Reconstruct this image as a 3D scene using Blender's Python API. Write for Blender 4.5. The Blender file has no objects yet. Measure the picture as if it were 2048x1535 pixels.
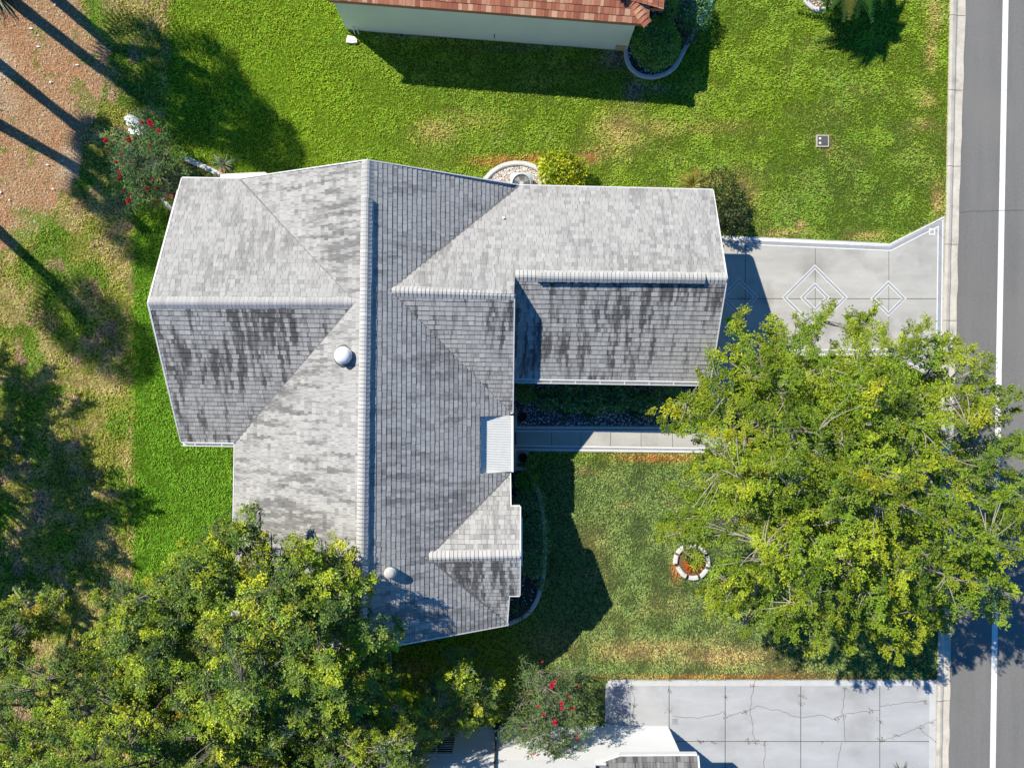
import bpy, bmesh, math, random
import numpy as np
from mathutils import Vector, Matrix

S = bpy.context.scene
COL = S.collection
R = math.radians

# ------------------------------------------------------------------ camera, sky, sun, exposure
H, F, CX, CY = 28.4, 1420.0, 1024.0, 767.5      # camera height (m) and focal length (photo pixels)
cam_d = bpy.data.cameras.new('camera')
cam_d.sensor_width = 36.0
cam_d.lens = F / 2048.0 * 36.0
cam_d.clip_end = 3000
cam = bpy.data.objects.new('camera', cam_d)
COL.objects.link(cam)
cam.location = (0, 0, H)
cam.rotation_euler = (0, 0, 0)
S.camera = cam

SUN_EL = R(42.3)
SUNV = Vector((-0.775 * math.cos(SUN_EL), 0.632 * math.cos(SUN_EL), math.sin(SUN_EL))).normalized()
SHX, SHY = 0.853, -0.696                        # ground shift of a shadow per metre of height
w = bpy.data.worlds.new('World')
S.world = w
w.use_nodes = True
nt = w.node_tree
sky = nt.nodes.new('ShaderNodeTexSky')
sky.sky_type = 'NISHITA'
sky.sun_disc = False
sky.sun_elevation = SUN_EL
sky.sun_rotation = R(-50.8)
sky.air_density = 1.0
sky.dust_density = 0.0
sky.ozone_density = 6.0
hsv = nt.nodes.new('ShaderNodeHueSaturation')
hsv.inputs['Saturation'].default_value = 1.25
nt.links.new(sky.outputs[0], hsv.inputs['Color'])
nt.links.new(hsv.outputs[0], nt.nodes['Background'].inputs[0])
nt.nodes['Background'].inputs[1].default_value = 0.098
sl = bpy.data.lights.new('sun', 'SUN')
sl.energy = 4.9
sl.angle = R(0.5)
sl.color = (1.0, 0.93, 0.79)
so = bpy.data.objects.new('sun', sl)
COL.objects.link(so)
so.rotation_euler = (-SUNV).to_track_quat('-Z', 'Y').to_euler()
S.view_settings.view_transform = 'Standard'
S.view_settings.look = 'None'
S.view_settings.gamma = 1.0
S.view_settings.exposure = 0.5
S.cycles.max_bounces = 5
S.cycles.diffuse_bounces = 3
S.cycles.transparent_max_bounces = 6

# ------------------------------------------------------------------ helpers
def P(px, py, z=0.0):
    s = (H - z) / F
    return Vector(((px - CX) * s, (CY - py) * s, z))

def P2(px, py, z=0.0):
    s = (H - z) / F
    return ((px - CX) * s, (CY - py) * s)

def inpoly(x, y, poly):
    x = np.asarray(x); y = np.asarray(y)
    ins = np.zeros(x.shape, bool)
    n = len(poly)
    for i in range(n):
        x0, y0 = poly[i]; x1, y1 = poly[(i + 1) % n]
        if y0 == y1:
            continue
        c = ((y0 > y) != (y1 > y)) & (x < (x1 - x0) * (y - y0) / (y1 - y0) + x0)
        ins ^= c
    return ins

def _hash(ix, iy, seed):
    h = (ix.astype(np.int64) * 374761393 + iy.astype(np.int64) * 668265263 + seed * 1442695041) & 0xffffffff
    h = ((h ^ (h >> 13)) * 1274126177) & 0xffffffff
    h = h ^ (h >> 16)
    return (h & 0xffff) / 65535.0

def vnoise(x, y, sc, seed=0):
    x = np.asarray(x, float) / sc; y = np.asarray(y, float) / sc
    ix = np.floor(x); iy = np.floor(y)
    fx = x - ix; fy = y - iy
    fx = fx * fx * (3 - 2 * fx); fy = fy * fy * (3 - 2 * fy)
    a = _hash(ix, iy, seed); b = _hash(ix + 1, iy, seed)
    c = _hash(ix, iy + 1, seed); d = _hash(ix + 1, iy + 1, seed)
    return (a * (1 - fx) + b * fx) * (1 - fy) + (c * (1 - fx) + d * fx) * fy

def fbm(x, y, sc, seed=0, o=4):
    t = 0; a = 1; n = 0
    for i in range(o):
        t = t + a * vnoise(x, y, sc / 2 ** i, seed + i * 17); n += a; a *= 0.55
    return t / n

def sstep(a, b, x):
    t = np.clip((np.asarray(x, float) - a) / (b - a), 0, 1)
    return t * t * (3 - 2 * t)

def np_mesh(name, V, Fc, col=None, col2=None):
    V = np.ascontiguousarray(V, np.float32); Fc = np.ascontiguousarray(Fc, np.int32)
    me = bpy.data.meshes.new(name)
    k = Fc.shape[1]; m = len(Fc)
    me.vertices.add(len(V)); me.vertices.foreach_set('co', V.ravel())
    me.loops.add(m * k); me.loops.foreach_set('vertex_index', Fc.ravel())
    me.polygons.add(m); me.polygons.foreach_set('loop_start', np.arange(0, m * k, k, dtype=np.int32))
    me.update(calc_edges=True)
    for nm, c in (('Col', col), ('Pos', col2)):
        if c is not None:
            c = np.asarray(c, np.float32)
            if c.shape[1] == 3:
                c = np.hstack([c, np.ones((len(c), 1), np.float32)])
            at = me.color_attributes.new(nm, 'FLOAT_COLOR', 'POINT')
            at.data.foreach_set('color', np.ascontiguousarray(c, np.float32).ravel())
    return me

def link(name, me, mat, parent=None, smooth=False):
    if mat is not None:
        me.materials.append(mat)
    if smooth:
        me.polygons.foreach_set('use_smooth', np.ones(len(me.polygons), bool))
    o = bpy.data.objects.new(name, me)
    COL.objects.link(o)
    if parent is not None:
        o.parent = parent
        o.matrix_parent_inverse = Matrix.Translation(parent.location).inverted() if parent.rotation_euler.z == 0 else parent.matrix_world.inverted()
    return o

def tag(o, label=None, cat=None, group=None, kind=None):
    if label: o['label'] = label
    if cat: o['category'] = cat
    if group: o['group'] = group
    if kind: o['kind'] = kind
    return o

def thing(name, label, cat, loc=(0, 0, 0), group=None):
    o = bpy.data.objects.new(name, None)
    o.empty_display_size = 0.3
    COL.objects.link(o)
    o.location = loc
    return tag(o, label, cat, group)

class MB:
    """collects faces; build() links them as one mesh object"""
    def __init__(s):
        s.v = []; s.f = []; s.c = []; s.p = []
    def face(s, pts, col=None, pos=None):
        i = len(s.v)
        s.v += [tuple(p) for p in pts]
        s.f.append(tuple(range(i, i + len(pts))))
        if col is not None: s.c += [tuple(col) + (1,)] * len(pts)
        if pos is not None: s.p += [tuple(q) for q in pos]
    def box(s, x0, x1, y0, y1, z0, z1, M=None, col=None):
        c = [Vector((x, y, z)) for z in (z0, z1) for y in (y0, y1) for x in (x0, x1)]
        if M is not None: c = [M @ q for q in c]
        for f in ((0, 2, 3, 1), (4, 5, 7, 6), (0, 1, 5, 4), (2, 6, 7, 3), (0, 4, 6, 2), (1, 3, 7, 5)):
            s.face([c[i] for i in f], col)
    def prism(s, poly, z0, z1, col=None):
        n = len(poly)
        a = sum(poly[i][0] * poly[(i + 1) % n][1] - poly[(i + 1) % n][0] * poly[i][1] for i in range(n))
        if a < 0: poly = poly[::-1]
        s.face([(x, y, z1) for x, y in poly], col)
        s.face([(x, y, z0) for x, y in poly[::-1]], col)
        for i in range(n):
            a = poly[i]; b = poly[(i + 1) % n]
            s.face([(a[0], a[1], z0), (b[0], b[1], z0), (b[0], b[1], z1), (a[0], a[1], z1)], col)
    def tube(s, pts, rad, n=6, col=None, cap=True):
        pts = [Vector(p) for p in pts]
        m = len(pts)
        if not hasattr(rad, '__len__'): rad = [rad] * m
        rings = []
        for i in range(m):
            d = (pts[min(i + 1, m - 1)] - pts[max(i - 1, 0)])
            if d.length < 1e-6: d = Vector((0, 0, 1))
            d.normalize()
            a = Vector((0, 0, 1)) if abs(d.z) < 0.9 else Vector((1, 0, 0))
            u = d.cross(a).normalized(); v = d.cross(u)
            rings.append([pts[i] + (u * math.cos(6.28319 * k / n) + v * math.sin(6.28319 * k / n)) * rad[i] for k in range(n)])
        base = len(s.v)
        for r in rings:
            for p in r:
                s.v.append(tuple(p))
                if col is not None: s.c.append(tuple(col) + (1,))
        for i in range(m - 1):
            for k in range(n):
                s.f.append((base + i * n + k, base + i * n + (k + 1) % n, base + (i + 1) * n + (k + 1) % n, base + (i + 1) * n + k))
        if cap:
            s.f.append(tuple(base + (m - 1) * n + k for k in range(n)))
            s.f.append(tuple(base + k for k in range(n))[::-1])
    def lathe(s, c, prof, n=24, col=None):
        base = len(s.v)
        for r, z in prof:
            for k in range(n):
                a = 6.28319 * k / n
                s.v.append((c[0] + r * math.cos(a), c[1] + r * math.sin(a), c[2] + z))
                if col is not None: s.c.append(tuple(col) + (1,))
        for i in range(len(prof) - 1):
            for k in range(n):
                s.f.append((base + i * n + k, base + i * n + (k + 1) % n, base + (i + 1) * n + (k + 1) % n, base + (i + 1) * n + k))
    def build(s, name, mat, parent=None, smooth=False):
        me = bpy.data.meshes.new(name)
        me.from_pydata(s.v, [], s.f)
        if s.c and len(s.c) == len(s.v):
            at = me.color_attributes.new('Col', 'FLOAT_COLOR', 'POINT')
            at.data.foreach_set('color', np.array(s.c, np.float32).ravel())
        if s.p and len(s.p) == len(s.v):
            at = me.color_attributes.new('Pos', 'FLOAT_COLOR', 'POINT')
            at.data.foreach_set('color', np.array([list(q) + [0] * (4 - len(q)) for q in s.p], np.float32).ravel())
        me.update()
        return link(name, me, mat, parent, smooth)

# ------------------------------------------------------------------ materials
def mat(name, base, rough=0.8, spec=0.3, var=0.0, vscale=4.0, var2=0.0, v2scale=40.0, bump=0.0, bscale=60.0, attr=False,
        transl=0.0, metallic=0.0, tint=None, stretch=None):
    m = bpy.data.materials.new(name)
    m.use_nodes = True
    t = m.node_tree; N = t.nodes; L = t.links
    b = N['Principled BSDF']
    b.inputs['Roughness'].default_value = rough
    b.inputs['Specular IOR Level'].default_value = spec
    b.inputs['Metallic'].default_value = metallic
    tc = N.new('ShaderNodeTexCoord')
    vec = tc.outputs['Object']
    if stretch is not None:
        mp = N.new('ShaderNodeMapping'); mp.inputs['Scale'].default_value = stretch
        L.new(vec, mp.inputs['Vector']); vec = mp.outputs[0]
    if attr:
        a = N.new('ShaderNodeAttribute'); a.attribute_name = 'Col'
        out = a.outputs['Color']
    else:
        rgb = N.new('ShaderNodeRGB'); rgb.outputs[0].default_value = (*base, 1)
        out = rgb.outputs[0]
    for amt, sc, det in ((var, vscale, 6), (var2, v2scale, 3)):
        vsrc = vec if sc == vscale else tc.outputs['Object']
        if amt > 0:
            n = N.new('ShaderNodeTexNoise'); n.inputs['Scale'].default_value = sc; n.inputs['Detail'].default_value = det
            n.inputs['Roughness'].default_value = 0.65
            L.new(vsrc, n.inputs['Vector'])
            mr = N.new('ShaderNodeMapRange')
            mr.inputs['From Min'].default_value = 0.25; mr.inputs['From Max'].default_value = 0.75
            mr.inputs['To Min'].default_value = 1 - amt; mr.inputs['To Max'].default_value = 1 + amt
            L.new(n.outputs['Fac'], mr.inputs['Value'])
            mx = N.new('ShaderNodeVectorMath'); mx.operation = 'SCALE'
            L.new(out, mx.inputs[0]); L.new(mr.outputs[0], mx.inputs['Scale'])
            out = mx.outputs[0]
    if tint is not None:      # blotches of a second colour: (colour, scale, threshold)
        n = N.new('ShaderNodeTexNoise'); n.inputs['Scale'].default_value = tint[1]; n.inputs['Detail'].default_value = 5
        L.new(tc.outputs['Object'], n.inputs['Vector'])
        mr = N.new('ShaderNodeMapRange'); mr.inputs['From Min'].default_value = tint[2]; mr.inputs['From Max'].default_value = tint[2] + 0.2
        L.new(n.outputs['Fac'], mr.inputs['Value'])
        mx = N.new('ShaderNodeMix'); mx.data_type = 'RGBA'
        L.new(mr.outputs[0], mx.inputs[0]); L.new(out, mx.inputs[6]); mx.inputs[7].default_value = (*tint[0], 1)
        out = mx.outputs[2]
    L.new(out, b.inputs['Base Color'])
    if bump > 0:
        n = N.new('ShaderNodeTexNoise'); n.inputs['Scale'].default_value = bscale; n.inputs['Detail'].default_value = 4
        L.new(tc.outputs['Object'], n.inputs['Vector'])
        bp = N.new('ShaderNodeBump'); bp.inputs['Strength'].default_value = bump; bp.inputs['Distance'].default_value = 0.02
        L.new(n.outputs['Fac'], bp.inputs['Height']); L.new(bp.outputs[0], b.inputs['Normal'])
    if transl > 0:
        tr = N.new('ShaderNodeBsdfTranslucent')
        L.new(out, tr.inputs['Color'])
        ms = N.new('ShaderNodeMixShader'); ms.inputs[0].default_value = transl
        L.new(b.outputs[0], ms.inputs[1]); L.new(tr.outputs[0], ms.inputs[2])
        L.new(ms.outputs[0], N['Material Output'].inputs['Surface'])
    return m

def mat_shingle(name, stain_amt, stain_lo=0.5, stain_col=(0.055, 0.053, 0.055), fine=0.10):
    """shingles: tab tone from 'Col', algae streaks that run down the slope from 'Pos' (u along eave, v up slope)"""
    m = bpy.data.materials.new(name); m.use_nodes = True
    t = m.node_tree; N = t.nodes; L = t.links
    b = N['Principled BSDF']; b.inputs['Roughness'].default_value = 0.9; b.inputs['Specular IOR Level'].default_value = 0.15
    a = N.new('ShaderNodeAttribute'); a.attribute_name = 'Col'
    p = N.new('ShaderNodeAttribute'); p.attribute_name = 'Pos'
    mp = N.new('ShaderNodeMapping'); mp.inputs['Scale'].default_value = (6.0, 0.60, 1)
    L.new(p.outputs['Vector'], mp.inputs['Vector'])
    n1 = N.new('ShaderNodeTexNoise'); n1.inputs['Scale'].default_value = 1.0; n1.inputs['Detail'].default_value = 4; n1.inputs['Roughness'].default_value = 0.6
    L.new(mp.outputs[0], n1.inputs['Vector'])
    n2 = N.new('ShaderNodeTexNoise'); n2.inputs['Scale'].default_value = 0.28; n2.inputs['Detail'].default_value = 3
    L.new(p.outputs['Vector'], n2.inputs['Vector'])
    ml = N.new('ShaderNodeMath'); ml.operation = 'MULTIPLY_ADD'; ml.inputs[1].default_value = 0.6
    L.new(n2.outputs['Fac'], ml.inputs[0]); L.new(n1.outputs['Fac'], ml.inputs[2])
    mr = N.new('ShaderNodeMapRange'); mr.inputs['From Min'].default_value = stain_lo; mr.inputs['From Max'].default_value = stain_lo + 0.20
    mr.inputs['To Max'].default_value = stain_amt
    mr.interpolation_type = 'SMOOTHSTEP'
    L.new(ml.outputs[0], mr.inputs['Value'])
    mx = N.new('ShaderNodeMix'); mx.data_type = 'RGBA'
    L.new(mr.outputs[0], mx.inputs[0]); L.new(a.outputs['Color'], mx.inputs[6]); mx.inputs[7].default_value = (*stain_col, 1)
    n3 = N.new('ShaderNodeTexNoise'); n3.inputs['Scale'].default_value = 55; n3.inputs['Detail'].default_value = 2
    tco = N.new('ShaderNodeTexCoord'); L.new(tco.outputs['Object'], n3.inputs['Vector'])
    m3 = N.new('ShaderNodeMapRange'); m3.inputs['From Min'].default_value = 0.3; m3.inputs['From Max'].default_value = 0.7
    m3.inputs['To Min'].default_value = 1 - fine; m3.inputs['To Max'].default_value = 1 + fine
    L.new(n3.outputs['Fac'], m3.inputs['Value'])
    sc = N.new('ShaderNodeVectorMath'); sc.operation = 'SCALE'
    L.new(mx.outputs[2], sc.inputs[0]); L.new(m3.outputs[0], sc.inputs['Scale'])
    L.new(sc.outputs[0], b.inputs['Base Color'])
    return m

M = {}
M['shingle_n'] = mat_shingle('grey shingles', 0.34, 0.78)
M['shingle_s'] = mat_shingle('grey shingles with algae streaks', 0.86, 0.72)
M['shingle_e'] = mat_shingle('grey shingles weathered', 0.50, 0.77)
M['shingle_w'] = mat_shingle('grey shingles with side streaks', 0.60, 0.77)
M['shingle_cap'] = mat_shingle('grey ridge shingles', 0.1, 0.95)
M['shingle_o'] = mat_shingle('terracotta shingles', 0.0, 0.9, fine=0.15)
M['deck'] = mat('dark underlay', (0.05, 0.05, 0.055), 1, .05)
M['white'] = mat('white paint', (0.78, 0.78, 0.76), 0.5, 0.4, 0.05, 3)
M['trim'] = mat('white aluminium trim', (0.74, 0.74, 0.73), 0.4, 0.5, 0.06, 6)
M['wall'] = mat('cream stucco', (0.62, 0.60, 0.54), 0.9, 0.2, 0.06, 2, 0.05, 60, 0.3, 80)
M['wall_n'] = mat('pale mint stucco', (0.66, 0.73, 0.66), 0.9, 0.2, 0.05, 0.8, 0.03, 60, 0.15, 70)
M['glass'] = mat('window glass', (0.02, 0.025, 0.03), 0.08, 0.6)
M['dark'] = mat('dark metal', (0.02, 0.02, 0.022), 0.5, 0.4)
M['porch'] = mat('ribbed white roof panel', (0.72, 0.72, 0.69), 0.5, 0.4, 0.06, 5, 0.04, 50)
M['concrete'] = mat('broom finished concrete', (0.44, 0.43, 0.405), 0.9, 0.2, 0.17, 1.1, 0.12, 30, 0.3, 90, stretch=(.35, 1.2, 1), tint=((0.32, 0.31, 0.29), 0.7, 0.52))
M['concrete2'] = mat('pale concrete', (0.42, 0.425, 0.435), 0.9, 0.2, 0.16, 1.0, 0.08, 40, 0.2, 90, stretch=(.3, 1.0, 1), tint=((0.31, 0.31, 0.31), 0.55, 0.54))
M['kerb'] = mat('kerb concrete', (0.54, 0.50, 0.43), 0.95, 0.15, 0.2, 2.0, 0.14, 40, 0.4, 60, tint=((0.36, 0.33, 0.27), 1.6, 0.55))
M['edging'] = mat('painted concrete edging', (0.58, 0.57, 0.55), 0.8, 0.25, 0.15, 5, 0.05, 60)
M['edging_d'] = mat('grey concrete edging', (0.50, 0.50, 0.51), 0.85, 0.2, 0.15, 5)
M['joint'] = mat('joint dirt', (0.11, 0.105, 0.095), 1.0, 0.05)
M['line_w'] = mat('white line paint', (0.74, 0.73, 0.71), 0.7, 0.3, 0.10, 5, 0.08, 40, tint=((0.50, 0.49, 0.47), 9, 0.58))
M['band'] = mat('slate grey band paint', (0.31, 0.33, 0.36), 0.8, 0.2, 0.12, 3, 0.06, 40)
M['asphalt'] = mat('asphalt', (0.185, 0.182, 0.176), 0.95, 0.15, 0.14, 1.1, 0.26, 38, 0.5, 120, stretch=(1.0, 0.07, 1), tint=((0.205, 0.20, 0.19), 0.25, 0.5))
M['soil'] = mat('soil', (0.10, 0.085, 0.05), 1, 0.05, 0.25, 0.5, 0.2, 8)
M['lawn'] = mat('lawn soil and thatch', (0.1, 0.15, 0.03), 1, 0.05, 0, 1, 0.35, 30, attr=True)
M['blade'] = mat('grass blade', (0.1, 0.2, 0.03), 0.7, 0.2, attr=True, transl=0.25)
M['straw'] = mat('dry straw', (0.4, 0.3, 0.2), 0.9, 0.1, attr=True)
M['leaf'] = mat('tree leaf', (0.1, 0.15, 0.02), 0.55, 0.18, attr=True, transl=0.16)
M['leaf_gloss'] = mat('glossy oak leaf', (0.1, 0.15, 0.02), 0.45, 0.25, attr=True, transl=0.13)
M['leaf_soft'] = mat('shrub leaf', (0.05, 0.12, 0.02), 0.5, 0.4, attr=True, transl=0.2)
M['bark_d'] = mat('dark grey bark', (0.17, 0.15, 0.125), 0.95, 0.1, 0.25, 5)
M['bark'] = mat('grey bark', (0.31, 0.275, 0.23), 0.95, 0.1, 0.25, 5, 0.15, 30)
M['bark_p'] = mat('palm bark', (0.17, 0.14, 0.11), 0.95, 0.1, 0.3, 7)
M['stem'] = mat('shrub stem', (0.10, 0.08, 0.05), 0.95, 0.1)
M['petal'] = mat('red petal', (0.75, 0.03, 0.10), 0.6, 0.2, 0.2, 8, transl=0.2)
M['petal_o'] = mat('orange red petal', (0.62, 0.07, 0.03), 0.6, 0.2, 0.2, 8, transl=0.2)
M['pebble'] = mat('pebbles', (0.3, 0.3, 0.3), 0.7, 0.3, attr=True)
M['dome'] = mat('white acrylic dome', (0.80, 0.80, 0.80), 0.25, 0.5)
M['dome_g'] = mat('cloudy acrylic dome', (0.50, 0.49, 0.45), 0.2, 0.5, 0.1, 6)
M['ac'] = mat('pale grey enamel', (0.50, 0.53, 0.53), 0.45, 0.4, 0.05, 4)
M['ac_d'] = mat('dark fan cavity', (0.06, 0.065, 0.07), 0.6, 0.3)
M['pot'] = mat('dark glazed pot', (0.025, 0.025, 0.03), 0.35, 0.5)
M['red'] = mat('red painted wood', (0.50, 0.03, 0.03), 0.5, 0.4, 0.1, 5)
M['wood'] = mat('weathered pale wood', (0.50, 0.44, 0.36), 0.8, 0.2, 0.2, 6)
M['plastic'] = mat('grey meter plastic', (0.10, 0.095, 0.10), 0.6, 0.3, 0.15, 9)
M['brick'] = mat('red brown mulch', (0.22, 0.05, 0.035), 0.95, 0.1, 0.35, 14)
M['downspout'] = mat('dark downspout', (0.05, 0.05, 0.06), 0.5, 0.4)
M['siding'] = mat('white lap siding', (0.70, 0.71, 0.73), 0.6, 0.3, 0.04, 2)

rng = np.random.default_rng(7)
random.seed(7)
exec_order = 'structure first'

# ------------------------------------------------------------------ ground outlines (photo pixels on the ground plane)
ROAD_L = [(1930, -400), (1930, 0), (1916, 430), (1906, 850), (1895, 1535), (1890, 2000)]
KERB_L = [(1901, -400), (1899, 0), (1891, 430), (1885, 640), (1878, 1130), (1871, 1535), (1866, 2000)]
DRIVE = [(1361, 470), (1437, 470), (1780, 486), (1889, 431), (1884, 765), (1779, 712), (1361, 712)]
WALK = [(1012, 851), (1386, 852), (1420, 852), (1421, 712), (1466, 712), (1470, 906), (1386, 906), (1012, 902)]
PAD = [(960, 815), (1030, 815), (1030, 945), (960, 945)]
SDRIVE = [(1213, 1366), (1222, 1358), (1873, 1358), (1871, 1535), (1866, 1760), (1210, 1760), (1210, 1380)]
NBED = [(1253, 100), (1254, 118), (1262, 138), (1280, 152), (1305, 155), (1330, 148), (1350, 132), (1362, 108), (1385, 70), (1430, -10), (1460, -80), (1290, -80), (1285, 60)]
GBED = [(1012, 755), (1420, 757), (1420, 851), (1012, 850)]
ACBED = [(962, 380), (972, 358), (985, 342), (1005, 330), (1028, 325), (1052, 326), (1075, 335), (1090, 352), (1096, 380)]
EBED = [(1000, 935), (1048, 935), (1062, 948), (1082, 985), (1092, 1040), (1095, 1100), (1090, 1150), (1084, 1180), (1070, 1210), (1050, 1230), (1020, 1245), (1000, 1245)]
RBED = [(1350, 1125), (1352, 1108), (1362, 1096), (1380, 1090), (1400, 1095), (1414, 1110), (1416, 1132), (1404, 1150), (1386, 1156), (1366, 1150)]
TBED = [(1605, -40), (1604, -10), (1612, 10), (1628, 22), (1648, 24), (1668, 12), (1676, -8), (1676, -40)]
NWBED = [(345, 400), (330, 360), (340, 318), (380, 318), (445, 345), (470, 420), (360, 430)]
DIRT = [(-400, -400), (150, -400), (158, 0), (185, 55), (215, 110), (205, 180), (185, 240), (160, 300), (158, 345), (125, 405), (80, 455), (40, 485), (0, 503), (-400, 560)]
HOUSE_G = [(545, 410), (545, 450), (440, 450), (436, 870), (545, 870), (545, 1180), (1000, 1180), (1000, 800), (1360, 745), (1360, 430), (900, 430), (900, 395)]

# ------------------------------------------------------------------ lawn colour
def blob(u, v, x, y, rx, ry):
    d = ((u - x) / rx) ** 2 + ((v - y) / ry) ** 2
    return np.exp(-d * 1.2)

def lawn_col(u, v):
    n1 = fbm(u, v, 170, 3); n2 = fbm(u, v, 45, 9); n3 = fbm(u, v, 14, 21, 3)
    def mixc(a, b, t): return a + (np.array(b) - a) * t[:, None]
    c = np.tile(np.array((0.150, 0.235, 0.013)), (len(u), 1))
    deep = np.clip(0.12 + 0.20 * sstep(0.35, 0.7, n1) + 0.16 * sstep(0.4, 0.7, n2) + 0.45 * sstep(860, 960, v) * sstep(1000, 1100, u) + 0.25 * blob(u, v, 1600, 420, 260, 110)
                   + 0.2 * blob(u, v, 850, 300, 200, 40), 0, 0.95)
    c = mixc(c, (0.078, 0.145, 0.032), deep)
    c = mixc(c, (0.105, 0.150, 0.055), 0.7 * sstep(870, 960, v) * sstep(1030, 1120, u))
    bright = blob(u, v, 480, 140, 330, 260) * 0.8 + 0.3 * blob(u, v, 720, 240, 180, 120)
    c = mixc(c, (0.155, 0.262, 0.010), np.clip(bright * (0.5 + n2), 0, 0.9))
    c = mixc(c, (0.24, 0.22, 0.06), np.clip(sstep(0.52, 0.72, n2) * 0.16 * sstep(600, 900, u), 0, 1))
    # worn, dry patches
    tan = np.zeros(len(u)); 
    for x, y, rx, ry, a in ((1240, 262, 50, 42, .8), (1215, 300, 50, 26, .5), (870, 262, 46, 26, .65), (1172, 318, 26, 14, .8), (1310, 255, 46, 22, .55), (1420, 255, 90, 16, .35),
                            (1270, 1300, 75, 20, .85), (1450, 1310, 110, 24, .8), (1360, 1290, 120, 16, .5), (1185, 1095, 36, 36, .22), (1180, 1150, 40, 14, .35), (1560, 1340, 80, 16, .4),
                            (1868, 30, 16, 40, .7), (1855, 200, 22, 18, .6), (1862, 100, 14, 50, .5), (1875, 395, 14, 40, .8), (1850, 250, 30, 14, .5), (1600, 450, 14, 10, .9),
                            (1480, 385, 40, 50, .6), (1430, 360, 40, 18, .6), (1565, 465, 60, 8, .7), (1735, 470, 40, 8, .8), (1655, 290, 14, 14, .6), (830, 1335, 30, 14, .7),
                            (1170, 940, 20, 10, .4), (1250, 1010, 26, 10, .2), (1100, 1280, 60, 30, .45), (1195, 310, 60, 14, .5), (940, 240, 60, 20, .3), (1330, 1210, 60, 26, .15)):
        tan = np.maximum(tan, a * blob(u, v, x, y, rx, ry))
    tan = np.clip(tan * (0.35 + 1.0 * n3) * .95, 0, 1)
    c = mixc(c, (0.40, 0.27, 0.12), tan)
    # rusty strip along walk and bed edges
    ru = np.maximum.reduce([0.9 * blob(u, v, 1320, 914, 90, 9), 0.8 * blob(u, v, 1000, 322, 60, 12), 0.8 * blob(u, v, 1065, 318, 34, 10), 0.7 * blob(u, v, 1450, 1352, 260, 5),
                            0.8 * blob(u, v, 1352, 1140, 12, 24), 0.7 * blob(u, v, 1180, 314, 20, 10)])
    c = mixc(c, (0.42, 0.17, 0.06), np.clip(ru * (0.4 + n3), 0, 1))
    # bare earth near the neighbour's bed
    er = np.maximum.reduce([blob(u, v, 1228, 118, 26, 18), 0.9 * blob(u, v, 1268, 180, 20, 26), 0.7 * blob(u, v, 1310, 178, 24, 8), 0.5 * blob(u, v, 820, 74, 90, 5), .5 * blob(u, v, 1050, 96, 90, 5)])
    c = mixc(c, (0.27, 0.21, 0.16), np.clip(er * (0.5 + n3), 0, 1))
    # dry back yard beyond the mowing line at x = 265
    dry = (1 - sstep(256, 274, u + 12 * (n3 - .5) + 8 * (n2 - .5))) * sstep(300, 430, v) 
    up = 1 - sstep(325, 350, u + 12 * (n2 - .5) + 0.02 * v)
    dry = np.maximum(dry, up * (1 - sstep(300, 430, v)))
    dc = np.tile(np.array((0.20, 0.225, 0.04)), (len(u), 1))
    dc = mixc(dc, (0.40, 0.31, 0.13), sstep(0.42, 0.68, n2) * 0.75)
    dc = mixc(dc, (0.10, 0.19, 0.015), sstep(0.52, 0.66, fbm(u, v, 60, 55)) * 0.85)
    dc = mixc(dc, (0.36, 0.24, 0.15), sstep(0.60, 0.75, fbm(u, v, 38, 77)) * 0.8)
    c = c + (dc - c) * dry[:, None]
    strip = sstep(258, 282, u + 10 * (n3 - .5)) * (1 - sstep(440, 520, u)) * sstep(400, 470, v) * (1 - sstep(1150, 1350, v))
    c = mixc(c, (0.080, 0.195, 0.010), strip * 0.85)
    # straw covered ground top left
    d2 = inpoly(u + 26 * (n2 - .5), v + 26 * (n3 - .5), DIRT).astype(float)
    sc = np.tile(np.array((0.33, 0.225, 0.115)), (len(u), 1))
    sc = mixc(sc, (0.34, 0.20, 0.10), sstep(0.45, 0.65, n2) * 0.7)
    sc = mixc(sc, (0.42, 0.33, 0.20), sstep(0.5, 0.7, n1))
    sc = mixc(sc, (0.16, 0.19, 0.04), sstep(0.64, 0.72, fbm(u, v, 30, 91)) * 0.8)
    c = c + (sc - c) * d2[:, None]
    gv = blob(u, v, 190, 30, 24, 40) + blob(u, v, 80, 440, 40, 20) + blob(u, v, 40, 470, 30, 14)
    c = mixc(c, (0.09, 0.22, 0.01), np.clip(gv, 0, 1) * 0.8)
    return c, d2

def in_any(u, v, polys):
    r = np.zeros(len(u), bool)
    for p in polys: r |= inpoly(u, v, p)
    return r

ROADPOLY = KERB_L + [(3200, 2000), (3200, -400)]
HARD = [ROADPOLY, DRIVE, WALK, PAD, SDRIVE, NBED, GBED, ACBED, EBED, RBED, TBED, HOUSE_G]
NHOUSE_G = [(693, 60), (1253, 102), (1262, -300), (693, -300)]
SHOUSE_G = [(560, 1450), (1336, 1454), (1336, 1900), (560, 1900)]

# ------------------------------------------------------------------ setting: ground, lawn, road, kerb
g = MB(); g.face([(-600, -600, -0.03), (600, -600, -0.03), (600, 600, -0.03), (-600, 600, -0.03)])
tag(g.build('ground', M['soil']), kind='structure')

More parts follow.
